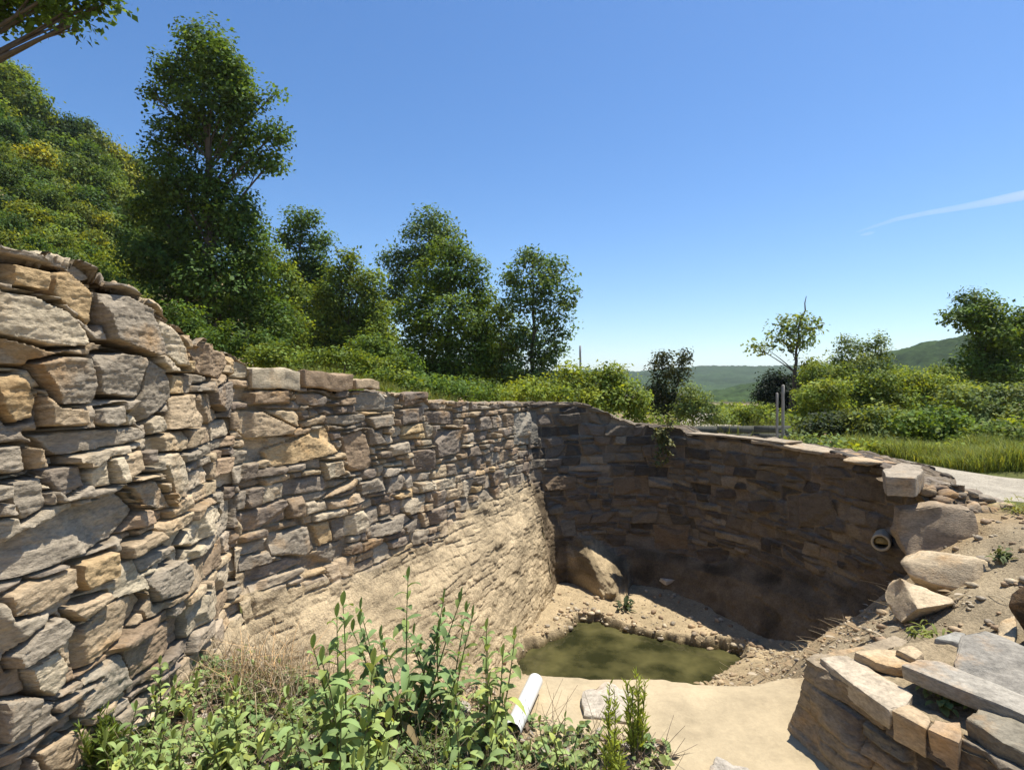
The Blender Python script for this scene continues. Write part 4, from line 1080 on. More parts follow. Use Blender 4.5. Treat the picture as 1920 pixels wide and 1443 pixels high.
# sparse tree with a bare dead leader
g = np.random.default_rng(15)
Y = 21.; b = at(1482, 721, Y); base = np.array([b[0], Y, ground_at(b[0], Y) - .05])
t = thing('sparse_tree', base, 'thin leaning tree with sparse tufts and a bare dead top', 'tree')
bl = px_blobs([(1415, 651, 15, 9), (1438, 655, 11, 6), (1472, 612, 24, 19), (1460, 632, 18, 14), (1492, 600, 20, 12), (1480, 648, 20, 11), (1520, 610, 14, 16), (1508, 638, 17, 13), (1500, 622, 14, 14), (1515, 680, 20, 13)], Y, g)
wood_geo(base, bl, .11, g, top=at(1497, 610, Y)).build('trunk', M_BARK, t)
V, Fc = tube(np.array([at(1495, 622, Y), at(1502, 600, Y), at(1510, 582, Y), at(1509, 568, Y), at(1512, 555, Y)]), [.045, .035, .028, .02, .01], 6)
mesh_np('dead_leader', V, Fc, M_BARK, t, None, np.tile((.16, .14, .12), (len(V), 1)))
V, Fc, C = crown_geo(bl, .13, .42, G_GR, g, .35)
mesh_np('crown', V, Fc, M_LEAF, t, None, C, smooth=False)

tree('tall_shrub', 'tall grey green shrub with upright tufts between dead topped tree and right hill', 'shrub', 20, 1612, [(1590, 646, 16, 18), (1642, 642, 15, 16), (1618, 660, 20, 20), (1578, 672, 16, 18), (1612, 690, 40, 24), (1655, 672, 14, 24), (1600, 720, 44, 26)], .12, .5, G_GR, 16, .05, wood='stem', crown='foliage')
tree('tree', 'dark spreading tree at the far right with a side lobe against the sky', 'tree', 20, 1850, [(1828, 562, 28, 24), (1796, 592, 24, 17), (1855, 585, 34, 26), (1820, 600, 26, 20), (1898, 612, 30, 28), (1930, 600, 26, 28), (1862, 630, 40, 30), (1905, 655, 40, 36), (1848, 670, 38, 32), (1815, 690, 26, 26), (1880, 700, 60, 26)], .16, .66, G_MD, 17, .14, yellow=.3)
SH = [('yellow green shrub right of the two wooden poles', 1545, 735, 16.5, G_YL, [(1530, 745, 34, 26), (1560, 730, 30, 24), (1548, 770, 46, 30), (1515, 780, 30, 28)]),
      ('olive thicket shrub below the tall grey green shrub', 1625, 720, 17, G_OL, [(1605, 735, 36, 28), (1650, 722, 40, 30), (1630, 765, 54, 32), (1680, 750, 34, 30)]),
      ('bright green shrub in front of the right hill', 1725, 710, 18, G_YL, [(1700, 712, 34, 24), (1745, 722, 36, 26), (1720, 750, 54, 32), (1775, 745, 32, 32)]),
      ('dense pale topped shrub below the far right tree', 1850, 750, 13.5, G_GR, [(1800, 745, 36, 22), (1850, 738, 44, 20), (1905, 742, 44, 22), (1830, 775, 58, 30), (1900, 780, 56, 34), (1860, 805, 56, 26)]),
      ('dark leafy shrub nearest the poles, low behind the wall', 1560, 790, 12.8, (.05, .075, .035), [(1530, 800, 32, 22), (1570, 790, 34, 26), (1600, 808, 34, 22), (1510, 815, 20, 14)]),
      ('round grey green shrub midway along the lane edge', 1645, 790, 12.2, G_GR, [(1630, 785, 34, 26), (1665, 790, 34, 26), (1648, 815, 50, 24), (1690, 815, 30, 22)]),
      ('green shrub with dark gaps in front of the pale topped shrub', 1745, 790, 11.8, G_MD, [(1715, 795, 36, 28), (1760, 785, 38, 30), (1745, 820, 54, 26), (1795, 810, 30, 30)]),
      ('green shrub at the right picture edge above the lane', 1890, 820, 10.8, G_OL, [(1840, 825, 34, 24), (1885, 815, 40, 28), (1925, 815, 36, 32), (1880, 845, 54, 20)])]
SH += [('tall loose olive shrub rising behind the yellow green one', 1530, 700, 19, G_OL, [(1525, 700, 22, 24), (1548, 712, 30, 26), (1575, 708, 26, 30), (1535, 740, 40, 30)]),
       ('tall bright loose shrub in front of the right hill slope', 1690, 690, 19.5, G_MD, [(1682, 702, 18, 18), (1700, 715, 28, 22), (1670, 718, 30, 24), (1715, 730, 34, 24)]),
       ('tall green shrub just left of the far right tree', 1765, 690, 19, G_OL, [(1758, 705, 20, 22), (1778, 712, 26, 24), (1750, 728, 34, 24), (1790, 730, 30, 20)]),
       ('low ragged weedy bush in front of the poles, above the tan coping slab', 1520, 830, 9.6, G_GR, [(1500, 826, 22, 10), (1535, 832, 30, 13), (1570, 840, 24, 11)]),
       ('low bright weedy bush by the lane left of the end block', 1640, 850, 9.0, G_YL, [(1610, 845, 26, 14), (1650, 848, 30, 16), (1690, 856, 26, 13)]),
       ('low bright weedy bush by the lane right of the end block', 1780, 855, 9.0, G_YL, [(1740, 858, 26, 16), (1785, 856, 34, 18), (1830, 862, 34, 15), (1885, 870, 36, 15)])]
for i, (lb, bx, by, Y, col, bl) in enumerate(SH):
    tree('shrub', lb, 'shrub', Y, bx, bl, .105, .6, col, 30 + i, .04, 'shrubs along the lane', yellow=.35, wood='stem', crown='foliage')
tree('bush', 'bright leafy bush on the grassy bank behind the coping row', 'bush', 13, 640, [(600, 672, 40, 16), (650, 668, 44, 18), (700, 690, 36, 22), (745, 700, 26, 26), (570, 690, 34, 14)], .10, .5, G_OL, 40, .03, wood='stem', crown='foliage')
tree('bush', 'weedy green bush between the grassy bank and flat wall top', 'bush', 13, 790, [(770, 690, 20, 34), (810, 725, 34, 20), (860, 735, 34, 14), (905, 738, 30, 12), (745, 715, 26, 18)], .09, .5, G_MD, 41, .03, wood='stem', crown='foliage')

for i, (lb, bx, Y, col, bl) in enumerate([
    ('dark green bush filling the gap between the bushy olive tree and the blue green tree', 700, 22, G_MD, [(690, 655, 36, 34), (720, 670, 34, 34), (670, 690, 44, 26), (735, 700, 36, 26)]),
    ('leafy green bush under the broad dense middle tree, just above the flat wall top', 840, 15, G_MD, [(800, 722, 34, 20), (840, 728, 36, 18), (885, 730, 34, 17), (920, 733, 28, 14)]),
    ('pale green ferny weeds above the wall at the foot of the olive sapling', 980, 13.5, G_YL, [(945, 738, 26, 11), (985, 736, 30, 13), (1025, 738, 28, 11), (1060, 735, 26, 14)]),
    ('green bush behind the leftmost coping stone of the low row', 520, 14, G_OL, [(490, 672, 30, 20), (530, 668, 34, 22), (560, 680, 28, 16)]),
    ('dense dark bush at the foot of the tallest tree, above the left wall', 440, 17, G_DK, [(360, 630, 40, 34), (420, 645, 44, 34), (480, 650, 40, 34), (340, 600, 34, 34)]),
    ('weedy bush leaning over the wall top where it steps down to flat', 745, 11, G_OL, [(715, 712, 24, 14), (745, 708, 24, 20), (775, 722, 26, 17)])]):
    tree('bush', lb, 'bush', Y, bx, bl, .006 * Y + .03, .6, col, 140 + i, .03, yellow=.3, wood='stem', crown='foliage')

# overhanging branch of a tree whose trunk stands left of the picture
g = np.random.default_rng(50)
bl = px_blobs([(20, 10, 50, 28), (75, 12, 44, 26), (128, 20, 34, 26), (132, 48, 16, 12), (165, 12, 34, 20), (205, 2, 22, 14), (60, -40, 90, 40), (150, -40, 70, 34), (10, 38, 22, 12), (-60, -10, 70, 50)], 7.5, g, .7)
base = np.array([-9.6, 7.2, ground_at(-9.6, 7.2) - .1])
t = thing('overhanging_tree', base, 'leafy branch hanging in at the upper left picture corner', 'tree')
wood_geo(base, bl, .2, g, top=at(-130, -120, 7.4)).build('trunk', M_BARK, t)
V, Fc, C = crown_geo(bl, .085, .5, G_DK, g, .3)
mesh_np('crown', V, Fc, M_LEAF, t, None, C, smooth=False)

# wooded hillside at the left: four crown shapes, copied with trunk and crown
protos = []
for k in range(6):
    g = np.random.default_rng(200 + k)
    bl = []
    for j in range(30):
        zz = g.uniform(1.8, 8.3); w = 2.6 * math.sin(math.pi * min(.97, (zz - .6) / 8.6)) ** .7
        an = g.uniform(0, 6.28); rr = w * g.uniform(.2, .92); s = g.uniform(.5, .95)
        bl.append(((math.cos(an) * rr, math.sin(an) * rr, zz), (s, s, s * g.uniform(.65, .9))))
    bl.append(((0, 0, 8.6), (.8, .8, .7)))
    A = wood_geo((0, 0, -.3), bl, .14, g)
    V, Fc, C = crown_geo(bl, .21, .6, [(.125, .18, .038), (.085, .145, .034), (.15, .195, .042), (.07, .12, .036), (.105, .165, .042), (.06, .105, .03)][k], g, .25)
    protos.append((A, V, Fc, C))
HT = []
for (px, py, Y) in [(-70, 40, 58), (-20, 95, 60), (22, 120, 57), (55, 165, 56), (95, 212, 60), (128, 214, 58), (160, 222, 60), (190, 244, 58), (222, 268, 58), (252, 290, 60), (285, 320, 60), (-30, 180, 47), (25, 225, 46), (70, 262, 46), (112, 285, 48), (150, 292, 47), (192, 315, 48), (232, 345, 48), (270, 370, 50),
                    (-30, 285, 37), (20, 310, 36), (62, 340, 37), (105, 350, 36), (150, 375, 36), (195, 395, 37), (235, 415, 37), (-20, 380, 28), (25, 400, 27), (70, 420, 28), (115, 432, 27), (160, 452, 28), (205, 470, 27), (245, 490, 28), (-40, 440, 21), (40, 455, 20), (105, 480, 20), (165, 500, 20), (225, 525, 20),
                    (-60, 330, 45), (0, 360, 32), (48, 372, 31), (85, 395, 32), (130, 405, 32), (175, 425, 32), (-20, 265, 44), (10, 270, 42), (45, 300, 42), (85, 320, 42), (125, 335, 42), (170, 355, 42), (5, 195, 52), (60, 225, 52), (110, 250, 53), (160, 262, 53), (205, 290, 53), (15, 430, 24), (65, 440, 24), (130, 462, 24), (190, 490, 24), (310, 400, 56), (345, 430, 58), (480, 470, 60), (600, 520, 58), (700, 560, 62), (920, 600, 50)]:
    HT.append((px, py, Y))
cache = {}
g = np.random.default_rng(77)
HL = {0: 'broadleaf tree along the skyline of the wooded left hillside', 1: 'sunlit broadleaf tree halfway up the wooded left hillside', 2: 'low bright tree at the foot of the left hillside just above the wall', 3: 'distant tree glimpsed between the nearer trees behind the wall'}
for i, (px, py, Y) in enumerate(HT):
    k = int(g.integers(6)) if py < 370 or px > 290 else int(g.choice([0, 2, 4, 1]))
    ptop = at(px, py, Y)
    s = 62 / F * Y / 2.7 * g.uniform(.75, 1.3); wscale = s * g.uniform(.85, 1.05); s *= g.uniform(1.0, 1.35); zg = ptop[2] - 9.3 * s
    kind = 3 if px > 290 else (0 if py < 300 and Y > 55 else (2 if Y < 30 else 1))
    t = thing('hillside_tree', (ptop[0], Y, zg), HL[kind], 'tree', ['trees along the hillside skyline', 'trees halfway up the hillside', 'trees at the foot of the hillside', 'trees glimpsed behind the middle group'][kind])
    t.rotation_euler = (0, 0, g.uniform(0, 6.28)); t.scale = (wscale, wscale, s)
    A, V, Fc, C = protos[k]
    if k not in cache:
        cache[k] = (A.build('trunk', M_BARK, None), mesh_np('crown', V, Fc, M_LEAF_HILL, None, None, C, smooth=False))
        tr_, cr_ = cache[k]
    else:
        tr_, cr_ = cache[k][0].copy(), cache[k][1].copy()
        COL.objects.link(tr_); COL.objects.link(cr_)
    tr_.parent = t; cr_.parent = t

# undergrowth on the hillside and behind the wall
g = np.random.default_rng(78)
n = 52000
n = 34000
xx = np.concatenate([-10 - 58 * g.random(n) ** .9, g.uniform(-14, 12, 26000), g.uniform(6, 34, 16000), g.uniform(-4.5, 2.5, 5000)]); yy = np.concatenate([g.uniform(9, 72, n), 13.5 + 40 * g.random(26000) ** 1.6, 13 + 34 * g.random(16000) ** 1.5, g.uniform(5.6, 13.5, 5000)])
xx = np.concatenate([xx, g.uniform(5.5, 11, 6000)]); yy = np.concatenate([yy, g.uniform(7.5, 10.8, 6000)])
xx, yy = xx[(rdm := np.array([np.min((RD[:, 0] - a) ** 2 + (RD[:, 1] - b) ** 2) for a, b in zip(xx, yy)])) > 1.1], yy[rdm > 1.1]
cl_ = fbm(xx * .45, yy * .45, 79, 3); kp = (cl_ + g.uniform(-.35, .35, len(xx)) > -.1) & (poly_sd(xx, yy, QPOLY) < -.75)
xx, yy, cl_ = xx[kp], yy[kp], cl_[kp]
dd_ = np.hypot(xx, yy); sz = np.clip(.008 * dd_, .07, .5) * g.uniform(.7, 1.3, len(xx))
hh_ = np.clip(.35 + cl_ * 1.0, .1, 1.3) * np.where(xx < -10, 1.6, np.where(yy < 13.5, .26, .8)) * g.random(len(xx)) ** .6
cen = np.stack([xx, yy, ground_z(xx, yy) + hh_], 1)
nr_ = unit(g.normal(0, .6, cen.shape) + np.array([0, 0, .8])); ax_ = unit(g.normal(size=cen.shape)); ax_ = unit(ax_ - nr_ * (ax_ * nr_).sum(1)[:, None])
V, Fc = leaf_quads(cen, ax_, nr_, sz, sz * .6)
cc_ = np.array([.125, .175, .042])[None] * (g.uniform(.55, 1.45, len(xx)) * (1 + .4 * cl_))[:, None]
o = mesh_np('undergrowth', V, Fc, M_LEAF, None, None, np.repeat(cc_, 4, axis=0), smooth=False)
tag(o, 'green undergrowth covering the hillside and the ground beyond the wall', 'undergrowth', kind='stuff')

# ------------------------------------------------------------------ grasses and weeds
def blades(pts, h, w, col, g, lean=.35, var=.3):
    n = len(pts); a = g.uniform(0, 6.28, n); d = np.stack([np.cos(a), np.sin(a), 0 * a], 1); sd = np.stack([-d[:, 1], d[:, 0], 0 * a], 1)
    hh = (h * g.uniform(.55, 1.25, n) * (.35 + 1.5 * vnoise(pts[:, 0] * 1.5, pts[:, 1] * 1.5, 97) ** 1.3))[:, None]; ww = w * g.uniform(.7, 1.3, n)[:, None]; ll = lean * g.uniform(.2, 1.4, n)[:, None]
    up = np.array([[0, 0, 1.]])
    m1 = pts + up * hh * .5 + d * hh * ll * .28; m2 = pts + up * hh * (.98 - .3 * ll) + d * hh * ll
    V = np.stack([pts - sd * ww, pts + sd * ww, m1 + sd * ww * .8, m1 - sd * ww * .8, m2 + sd * ww * .15, m2 - sd * ww * .15], 1).reshape(-1, 3)
    i = np.arange(n)[:, None] * 6
    Fc = np.concatenate([i + np.array([[0, 1, 2, 3]]), i + np.array([[3, 2, 4, 5]])], 1).reshape(-1, 4)
    c = np.array(col)[None] * (1 + var * g.uniform(-1, 1, n))[:, None]
    c = np.where((g.random(n) < .25)[:, None], c * np.array([1.5, 1.2, .9]), c)
    return V, Fc, np.repeat(c, 6, axis=0)


def scatter(n, fn, g):
    P = []
    while len(P) < n:
        p = fn(g)
        if p is not None: P.append(p)
    P = np.array(P); return np.c_[P, ground_z(P[:, 0], P[:, 1]) - .01]


g = np.random.default_rng(91)


def verge(g):                                        # strip beyond the lane
    y = g.uniform(7.2, 10.5); px = g.uniform(1480, 1990); x = (px - CX) / F * y
    dd = np.min(np.hypot(RD[:, 0] - x, RD[:, 1] - y))
    if dd < .95: return None
    if x < np.interp(y, RD[::1, 1], RD[:, 0]) and y < 8: return None
    return (x, y)


A = Acc(); V, Fc, C = blades(scatter(19000, verge, g), .24, .0042, (.17, .215, .05), g, .8, .55); A.add(V, Fc, C)


def bank(g):
    y = g.uniform(6.0, 12.5); px = g.uniform(500, 1060)
    x = (px - CX) / F * y
    if y < 9.4 and x > -2.1 + .486 * (y - 4.4) - .75: return None
    if 9.4 <= y < 10.9 and x > 0: return None
    if fbm(np.array([px * .02]), np.array([y * 1.2]), 93, 3)[0] < g.uniform(-.5, .3): return None
    return ((px - CX) / F * y, y)


V, Fc, C = blades(scatter(9000, bank, g), .22, .006, (.13, .16, .045), g, .6, .45); A.add(V, Fc, C)


def strip(g):                                        # turf right behind the wall top
    y = g.uniform(5.6, 9.6); return (-2.1 + .486 * (y - 4.4) - .62 - 2.2 * g.random() ** 1.4, y)


V, Fc, C = blades(scatter(11000, strip, g), .20, .0038, (.165, .20, .055), g, .8, .5); A.add(V, Fc, C)


def nearbank(g):                                     # between the wall end and the lane
    x = g.uniform(3.9, 7); y = g.uniform(3.6, 6.2)
    if np.min(np.hypot(RD[:, 0] - x, RD[:, 1] - y)) < .8 or g.random() > .55: return None
    if fbm(np.array([x * 1.7]), np.array([y * 1.7]), 95, 3)[0] < -.02: return None
    return (x, y)


V, Fc, C = blades(scatter(900, nearbank, g), .10, .004, (.17, .18, .06), g, .6); A.add(V, Fc, C)


def behind(g):
    y = g.uniform(10, 16); px = g.uniform(1040, 1500); return ((px - CX) / F * y, y)


V, Fc, C = blades(scatter(5000, behind, g), .35, .009, (.13, .16, .05), g); A.add(V, Fc, C)
o = A.build('tall_grass', M_GRASS, smooth=False); tag(o, 'tall yellow green grass along the lane and on the bank behind the wall', 'grass', kind='stuff')

# broad strap leaves, several cross sections, with a fold
def leafblade(base, d, L, W, droop, g, up=.6):
    n = 6; t = np.linspace(0, 1, n)
    d = d / np.linalg.norm(d); hz = np.array([d[0], d[1], 0]); hz = hz / (np.linalg.norm(hz) + 1e-6)
    sd = np.array([-hz[1], hz[0], 0])
    P = base[None] + d[None] * (L * t)[:, None] - np.array([0, 0, 1])[None] * (droop * L * t ** 2.2)[:, None]
    T = np.gradient(P, axis=0); T /= np.linalg.norm(T, axis=1)[:, None]
    nrm = np.cross(sd[None], T) * -1
    w = W * .5 * np.sin(np.pi * np.clip(t * .93 + .05, 0, 1)) ** .75; w[-1] = W * .02
    tw = g.uniform(-.35, .35)
    S = sd[None] * math.cos(tw) + nrm * math.sin(tw)
    V = np.stack([P - S * w[:, None] + nrm * (w * .35)[:, None], P, P + S * w[:, None] + nrm * (w * .35)[:, None]], 1).reshape(-1, 3)
    i = np.arange(n - 1)[:, None] * 3
    Fc = np.concatenate([i + np.array([[0, 1, 4, 3]]), i + np.array([[1, 2, 5, 4]])], 1).reshape(-1, 4)
    return V, Fc


def weed(name, label, cat, px, Y, top, stems, spread, L, W, col, seed, group=None, nleaf=15, dark=.3, zb=None, px_base=None):
    stems = int(stems * 1.6) + 1
    """upright leafy weed: px and top give where its tip shows"""
    g = np.random.default_rng(seed)
    b = at(px if px_base is None else px_base, 721, Y); z = ground_at(b[0], Y) if zb is None else zb
    base = np.array([b[0], Y, z]); t = thing(name, base, label, cat, group)
    H = (CY - top) / F * Y - z
    SA = Acc(); LA = Acc(); col = np.array(col)
    for s in range(stems):
        a = g.uniform(0, 6.28); k = 0 if s == 0 else g.uniform(.3, 1)
        h = H * (1 if s == 0 else g.uniform(.35, .9))
        foot = base + np.array([math.cos(a), math.sin(a), 0]) * spread * .4 * k
        tip = base + np.array([math.cos(a) * spread * 1.7 * k, math.sin(a) * spread * 1.2 * k, h])
        if px_base is not None: tip[0] += (px - px_base) / F * Y
        foot[2] = z - .02
        P = bez(foot, (foot + tip) / 2 + np.array([g.normal(0, .03), g.normal(0, .03), .06 * h]), tip, 9)
        V, Fc = tube(P, np.linspace(.0055, .002, 9), 5); SA.add(V, Fc, (.16, .17, .07))
        nl = max(4, int(nleaf * h / H)); ph = g.uniform(0, 6.28)
        for i in range(nl):
            f = (i + .6) / nl; f = f ** .85
            q = P[0] + 0; kk = f * 8; j = min(int(kk), 7); q = P[j] + (P[j + 1] - P[j]) * (kk - j)
            an = ph + i * 2.4; el = .15 + .75 * f + g.normal(0, .28)
            d = np.array([math.cos(an) * math.cos(el), math.sin(an) * math.cos(el), math.sin(el)])
            sz = g.uniform(.75, 1.2) * (1.0 - .45 * f) * (.6 if f < .12 else 1)
            V, Fc = leafblade(q, d, L * sz, W * sz, g.uniform(.25, .8), g)
            c = col * g.uniform(.7, 1.3)
            if g.random() < dark * .5: c = c * np.array([1.25, 1.1, .85])
            if f < .25 and g.random() < .4: c = np.array([.20, .15, .07]) * g.uniform(.7, 1.2)
            LA.add(V, Fc, c)
        V, Fc = leafblade(P[-1], np.array([.1, -.1, 1.]), L * .5, W * .5, .1, g); LA.add(V, Fc, col * np.array([1.15, 1.1, .85]))
    SA.build('stem', M_WEED, t); LA.build('leaves', M_WEED, t)
    return t


WG = 'tall broad leaved weeds in the foreground'
W1 = (.22, .31, .11); W2 = (.27, .345, .12); W3 = (.17, .25, .095)
weed('weed_plant', 'tall weed with reddish tip standing highest left of centre in the foreground', 'weed', 643, 2.62, 1135, 4, .13, .17, .058, W1, 1, WG, 20)
weed('weed_plant', 'tall dark leaved weed clump against the tan bank in the centre', 'weed', 765, 3.05, 1085, 7, .24, .17, .05, W3, 2, WG, 20)
weed('weed_plant', 'spreading weed with long dark leaves right of the tall clump', 'weed', 832, 3.2, 1125, 4, .20, .17, .046, W3, 3, WG, 17)
weed('weed_plant', 'slender leafy weed just left of the white pipe', 'weed', 912, 2.85, 1180, 4, .12, .15, .05, W2, 4, WG, 20)
weed('weed_plant', 'weed with big pale leaves in front of the tall clump', 'weed', 700, 2.45, 1245, 4, .16, .18, .066, W2, 5, WG, 16)
weed('weed_plant', 'bright green weed at the foot of the left wall', 'weed', 300, 2.95, 1245, 4, .16, .12, .04, W2, 6, WG, 13)
weed('weed_plant', 'bright leafy weed beside the brown dry grass clump', 'weed', 442, 2.62, 1285, 5, .16, .13, .042, W2, 7, WG, 15)
weed('weed_plant', 'low broad weed in front between the left wall and the dry grass', 'weed', 350, 2.42, 1345, 5, .2, .13, .042, W2, 8, WG, 12)
weed('weed_plant', 'dense weed at the bottom picture edge below the tallest weed', 'weed', 640, 2.25, 1330, 6, .22, .14, .044, W1, 9, WG, 13)
weed('weed_plant', 'low yellowish weed at the bottom picture edge left of centre', 'weed', 540, 2.3, 1375, 4, .18, .12, .04, W2, 10, WG, 11)
weed('weed_plant', 'leafy weed at the bottom picture edge below the slender weed', 'weed', 850, 2.35, 1330, 6, .2, .14, .04, W1, 11, WG, 13)
weed('weed_plant', 'low broad leaved weed sprawling over the foot of the white pipe', 'weed', 925, 2.6, 1330, 5, .16, .11, .046, W2, 12, WG, 9)
weed('weed_plant', 'small leafy weed between the white pipe and the feathery stems', 'weed', 1060, 2.75, 1345, 4, .12, .09, .04, W2, 13, WG, 8)
weed('weed_plant', 'weed with upright leaves in the left bottom corner area', 'weed', 255, 2.45, 1330, 4, .14, .11, .03, W1, 14, WG, 13)


def feathery(label, px, Y, top, stems, spread, seed, col=(.30, .36, .06), group='feathery goldenrod stems'):
    g = np.random.default_rng(seed); b = at(px, 721, Y); z = ground_at(b[0], Y); base = np.array([b[0], Y, z])
    t = thing('goldenrod_stem', base, label, 'weed', group); H = (CY - top) / F * Y - z
    SA = Acc(); LA = Acc()
    for s in range(stems):
        a = g.uniform(0, 6.28); k = 0 if s == 0 else g.uniform(.3, 1); h = H * (1 if s == 0 else g.uniform(.6, .97))
        tip = base + np.array([math.cos(a) * spread * k, math.sin(a) * spread * k, h]); foot = base + np.array([math.cos(a), math.sin(a), 0]) * spread * .5 * k - np.array([0, 0, .02])
        P = bez(foot, (foot + tip) / 2 + g.normal(0, .012, 3), tip, 12)
        V, Fc = tube(P, np.linspace(.004, .0015, 12), 4); SA.add(V, Fc, (.17, .18, .06))
        n = 60; f = g.uniform(.15, 1.0, n); kk = f * 11; j = np.minimum(kk.astype(int), 10)
        q = P[j] + (P[np.minimum(j + 1, 11)] - P[j]) * (kk - j)[:, None]
        an = g.uniform(0, 6.28, n); el = g.uniform(.4, 1.25, n)
        d = np.stack([np.cos(an) * np.cos(el), np.sin(an) * np.cos(el), np.sin(el)], 1); L = .065 * g.uniform(.6, 1.3, n) * (1.1 - .45 * f)
        V, Fc = leaf_quads(q + d * (L * .5)[:, None], d, unit(np.cross(d, g.normal(size=d.shape))), L, L * .2)
        LA.add(V, Fc, np.repeat(np.array(col)[None] * g.uniform(.7, 1.3, n)[:, None], 4, axis=0))
    SA.build('stem', M_WEED, t); LA.build('leaves', M_WEED, t, smooth=False)


feathery('bright feathery stem cluster rising in front of the pool', 1192, 2.95, 1262, 7, .07, 21)
feathery('thinner feathery stem left of the bright cluster in front of the pool', 1143, 2.9, 1283, 3, .035, 22)
feathery('bushy feathery stems at the bottom edge below the pool', 1152, 2.55, 1375, 6, .05, 23)
feathery('feathery green tuft in the lower left picture corner', 48, 2.5, 1365, 9, .07, 24)
feathery('wide feathery green tuft at the foot of the left wall', 200, 2.55, 1330, 12, .10, 25, (.13, .18, .035))

# dry grass clump
g = np.random.default_rng(33)
b = at(490, 721, 3.35); z = ground_at(b[0], 3.35); t = thing('dry_grass_clump', (b[0], 3.35, z), 'brown dry grass clump against the base of the left wall', 'grass')
pp = np.c_[b[0] + g.normal(0, .17, 420), 3.35 + g.normal(0, .15, 420), np.zeros(420)]; pp[:, 2] = ground_z(pp[:, 0], pp[:, 1])
V, Fc, C = blades(pp, .30, .0022, (.36, .29, .19), g, .9, .5)
mesh_np('blades', V, Fc, M_DRY, t, None, C, smooth=False)

# low mixed weeds, fallen leaves and dead stalks on the near terrace
g = np.random.default_rng(44)


def terr(g):
    px = g.uniform(-60, 1260); py = g.uniform(1255, 1500)
    Y = 1.85 * F / (py - CY); x = (px - CX) / F * Y
    if x < -1.98: return None
    e = (px - 930) / 330
    if px > 930 and (py < 1320 + 40 * e or g.random() < .25): return None
    if px > 560 and py < 1290 and g.random() < .6: return None
    return (x, Y)


P = scatter(2100, terr, g); LA = Acc()
for i, p in enumerate(P):
    if fbm(p[:1] * 3, p[1:2] * 3, 46, 2)[0] < .0 and g.random() < .8: continue
    k = g.integers(2, 6); ph = g.uniform(0, 6.28); right = p[0] > -.2
    L0 = g.uniform(.03, .085) * (.8 if right else 1); c0 = np.array([W1, W2, W3, (.16, .19, .05)][g.integers(4)]) * g.uniform(.7, 1.25)
    for j in range(k):
        an = ph + j * 6.28 / k + g.normal(0, .3); el = g.uniform(.05, 1.1)
        V, Fc = leafblade(p + np.array([0, 0, g.uniform(0, .07)]), np.array([math.cos(an) * math.cos(el), math.sin(an) * math.cos(el), math.sin(el)]), L0 * g.uniform(.8, 1.2), L0 * (.55 if right else .36), g.uniform(.2, .9), g)
        LA.add(V, Fc, c0 * g.uniform(.85, 1.15))
o = LA.build('low_weeds', M_WEED); tag(o, 'low mixed green weeds covering the foreground ground', 'weeds', kind='stuff')
P = scatter(4200, terr, g); LA = Acc()
for p in P[:2600]:
    an = g.uniform(0, 6.28); L = g.uniform(.03, .08)
    V, Fc = leafblade(p + np.array([0, 0, .02]), np.array([math.cos(an), math.sin(an), g.uniform(-.1, .35)]), L, L * g.uniform(.3, .6), g.uniform(-.3, .5), g)
    LA.add(V, Fc, np.array([(.24, .17, .10), (.36, .29, .21), (.16, .11, .075), (.42, .37, .30)][g.integers(4)]) * g.uniform(.7, 1.2))
for p in P[2600:]:
    an = g.uniform(0, 6.28); el = g.uniform(.0, 1.2); L = g.uniform(.08, .32)
    d = np.array([math.cos(an) * math.cos(el), math.sin(an) * math.cos(el), math.sin(el)])
    V, Fc = tube(bez(p, p + d * L * .5 + g.normal(0, .02, 3), p + d * L, 5), np.linspace(.0022, .001, 5), 3)
    LA.add(V, Fc, np.array([(.30, .22, .13), (.38, .31, .2), (.15, .11, .08)][g.integers(3)]) * g.uniform(.7, 1.2))
def bankpt(g):
    x = g.uniform(1.9, 3.4); y = g.uniform(3.9, 6.6); return (x, y)


P = scatter(420, bankpt, g)
for i, p in enumerate(P):
    an = g.uniform(0, 6.28); L = g.uniform(.05, .28); d = np.array([math.cos(an), math.sin(an), g.uniform(-.05, .3)])
    if i % 3:
        V, Fc = tube(bez(p + [0, 0, .015], p + d * L * .5 + g.normal(0, .015, 3) + [0, 0, .02], p + d * L, 5), np.linspace(.003, .0015, 5), 3)
        LA.add(V, Fc, np.array([(.42, .34, .22), (.50, .43, .30), (.25, .19, .13)][g.integers(3)]))
    else:
        V, Fc = leafblade(p + [0, 0, .02], d, L * .4, L * .2, .1, g); LA.add(V, Fc, np.array([(.30, .22, .13), (.44, .37, .27)][g.integers(2)]))
o = LA.build('leaf_litter', M_DRY); tag(o, 'brown fallen leaves and dead stalks among the foreground weeds', 'leaf litter', kind='stuff')

# small weeds on the masonry and the dirt bank
def tuft(label, p, n, L, W, col, seed, group=None, up=.9, name='weed_tuft'):
    g = np.random.default_rng(seed); t = thing(name, p, label, 'weed', group); LA = Acc(); p = np.array(p)
    for i in range(n):
        an = g.uniform(0, 6.28); el = g.uniform(.15, 1.3) * up
        q = p + np.array([g.normal(0, L * .4), g.normal(0, L * .4), abs(g.normal(0, L * .4))])
        V, Fc = leafblade(q, np.array([math.cos(an) * math.cos(el), math.sin(an) * math.cos(el), math.sin(el)]), L * g.uniform(.6, 1.2), W * g.uniform(.7, 1.2), g.uniform(.2, .9), g)
        LA.add(V, Fc, np.array(col) * g.uniform(.7, 1.3))
    LA.build('leaves', M_WEED, t)


def tt(px, py, z):
    Y = z * F / (CY - py); return ((px - CX) / F * Y, Y, z)


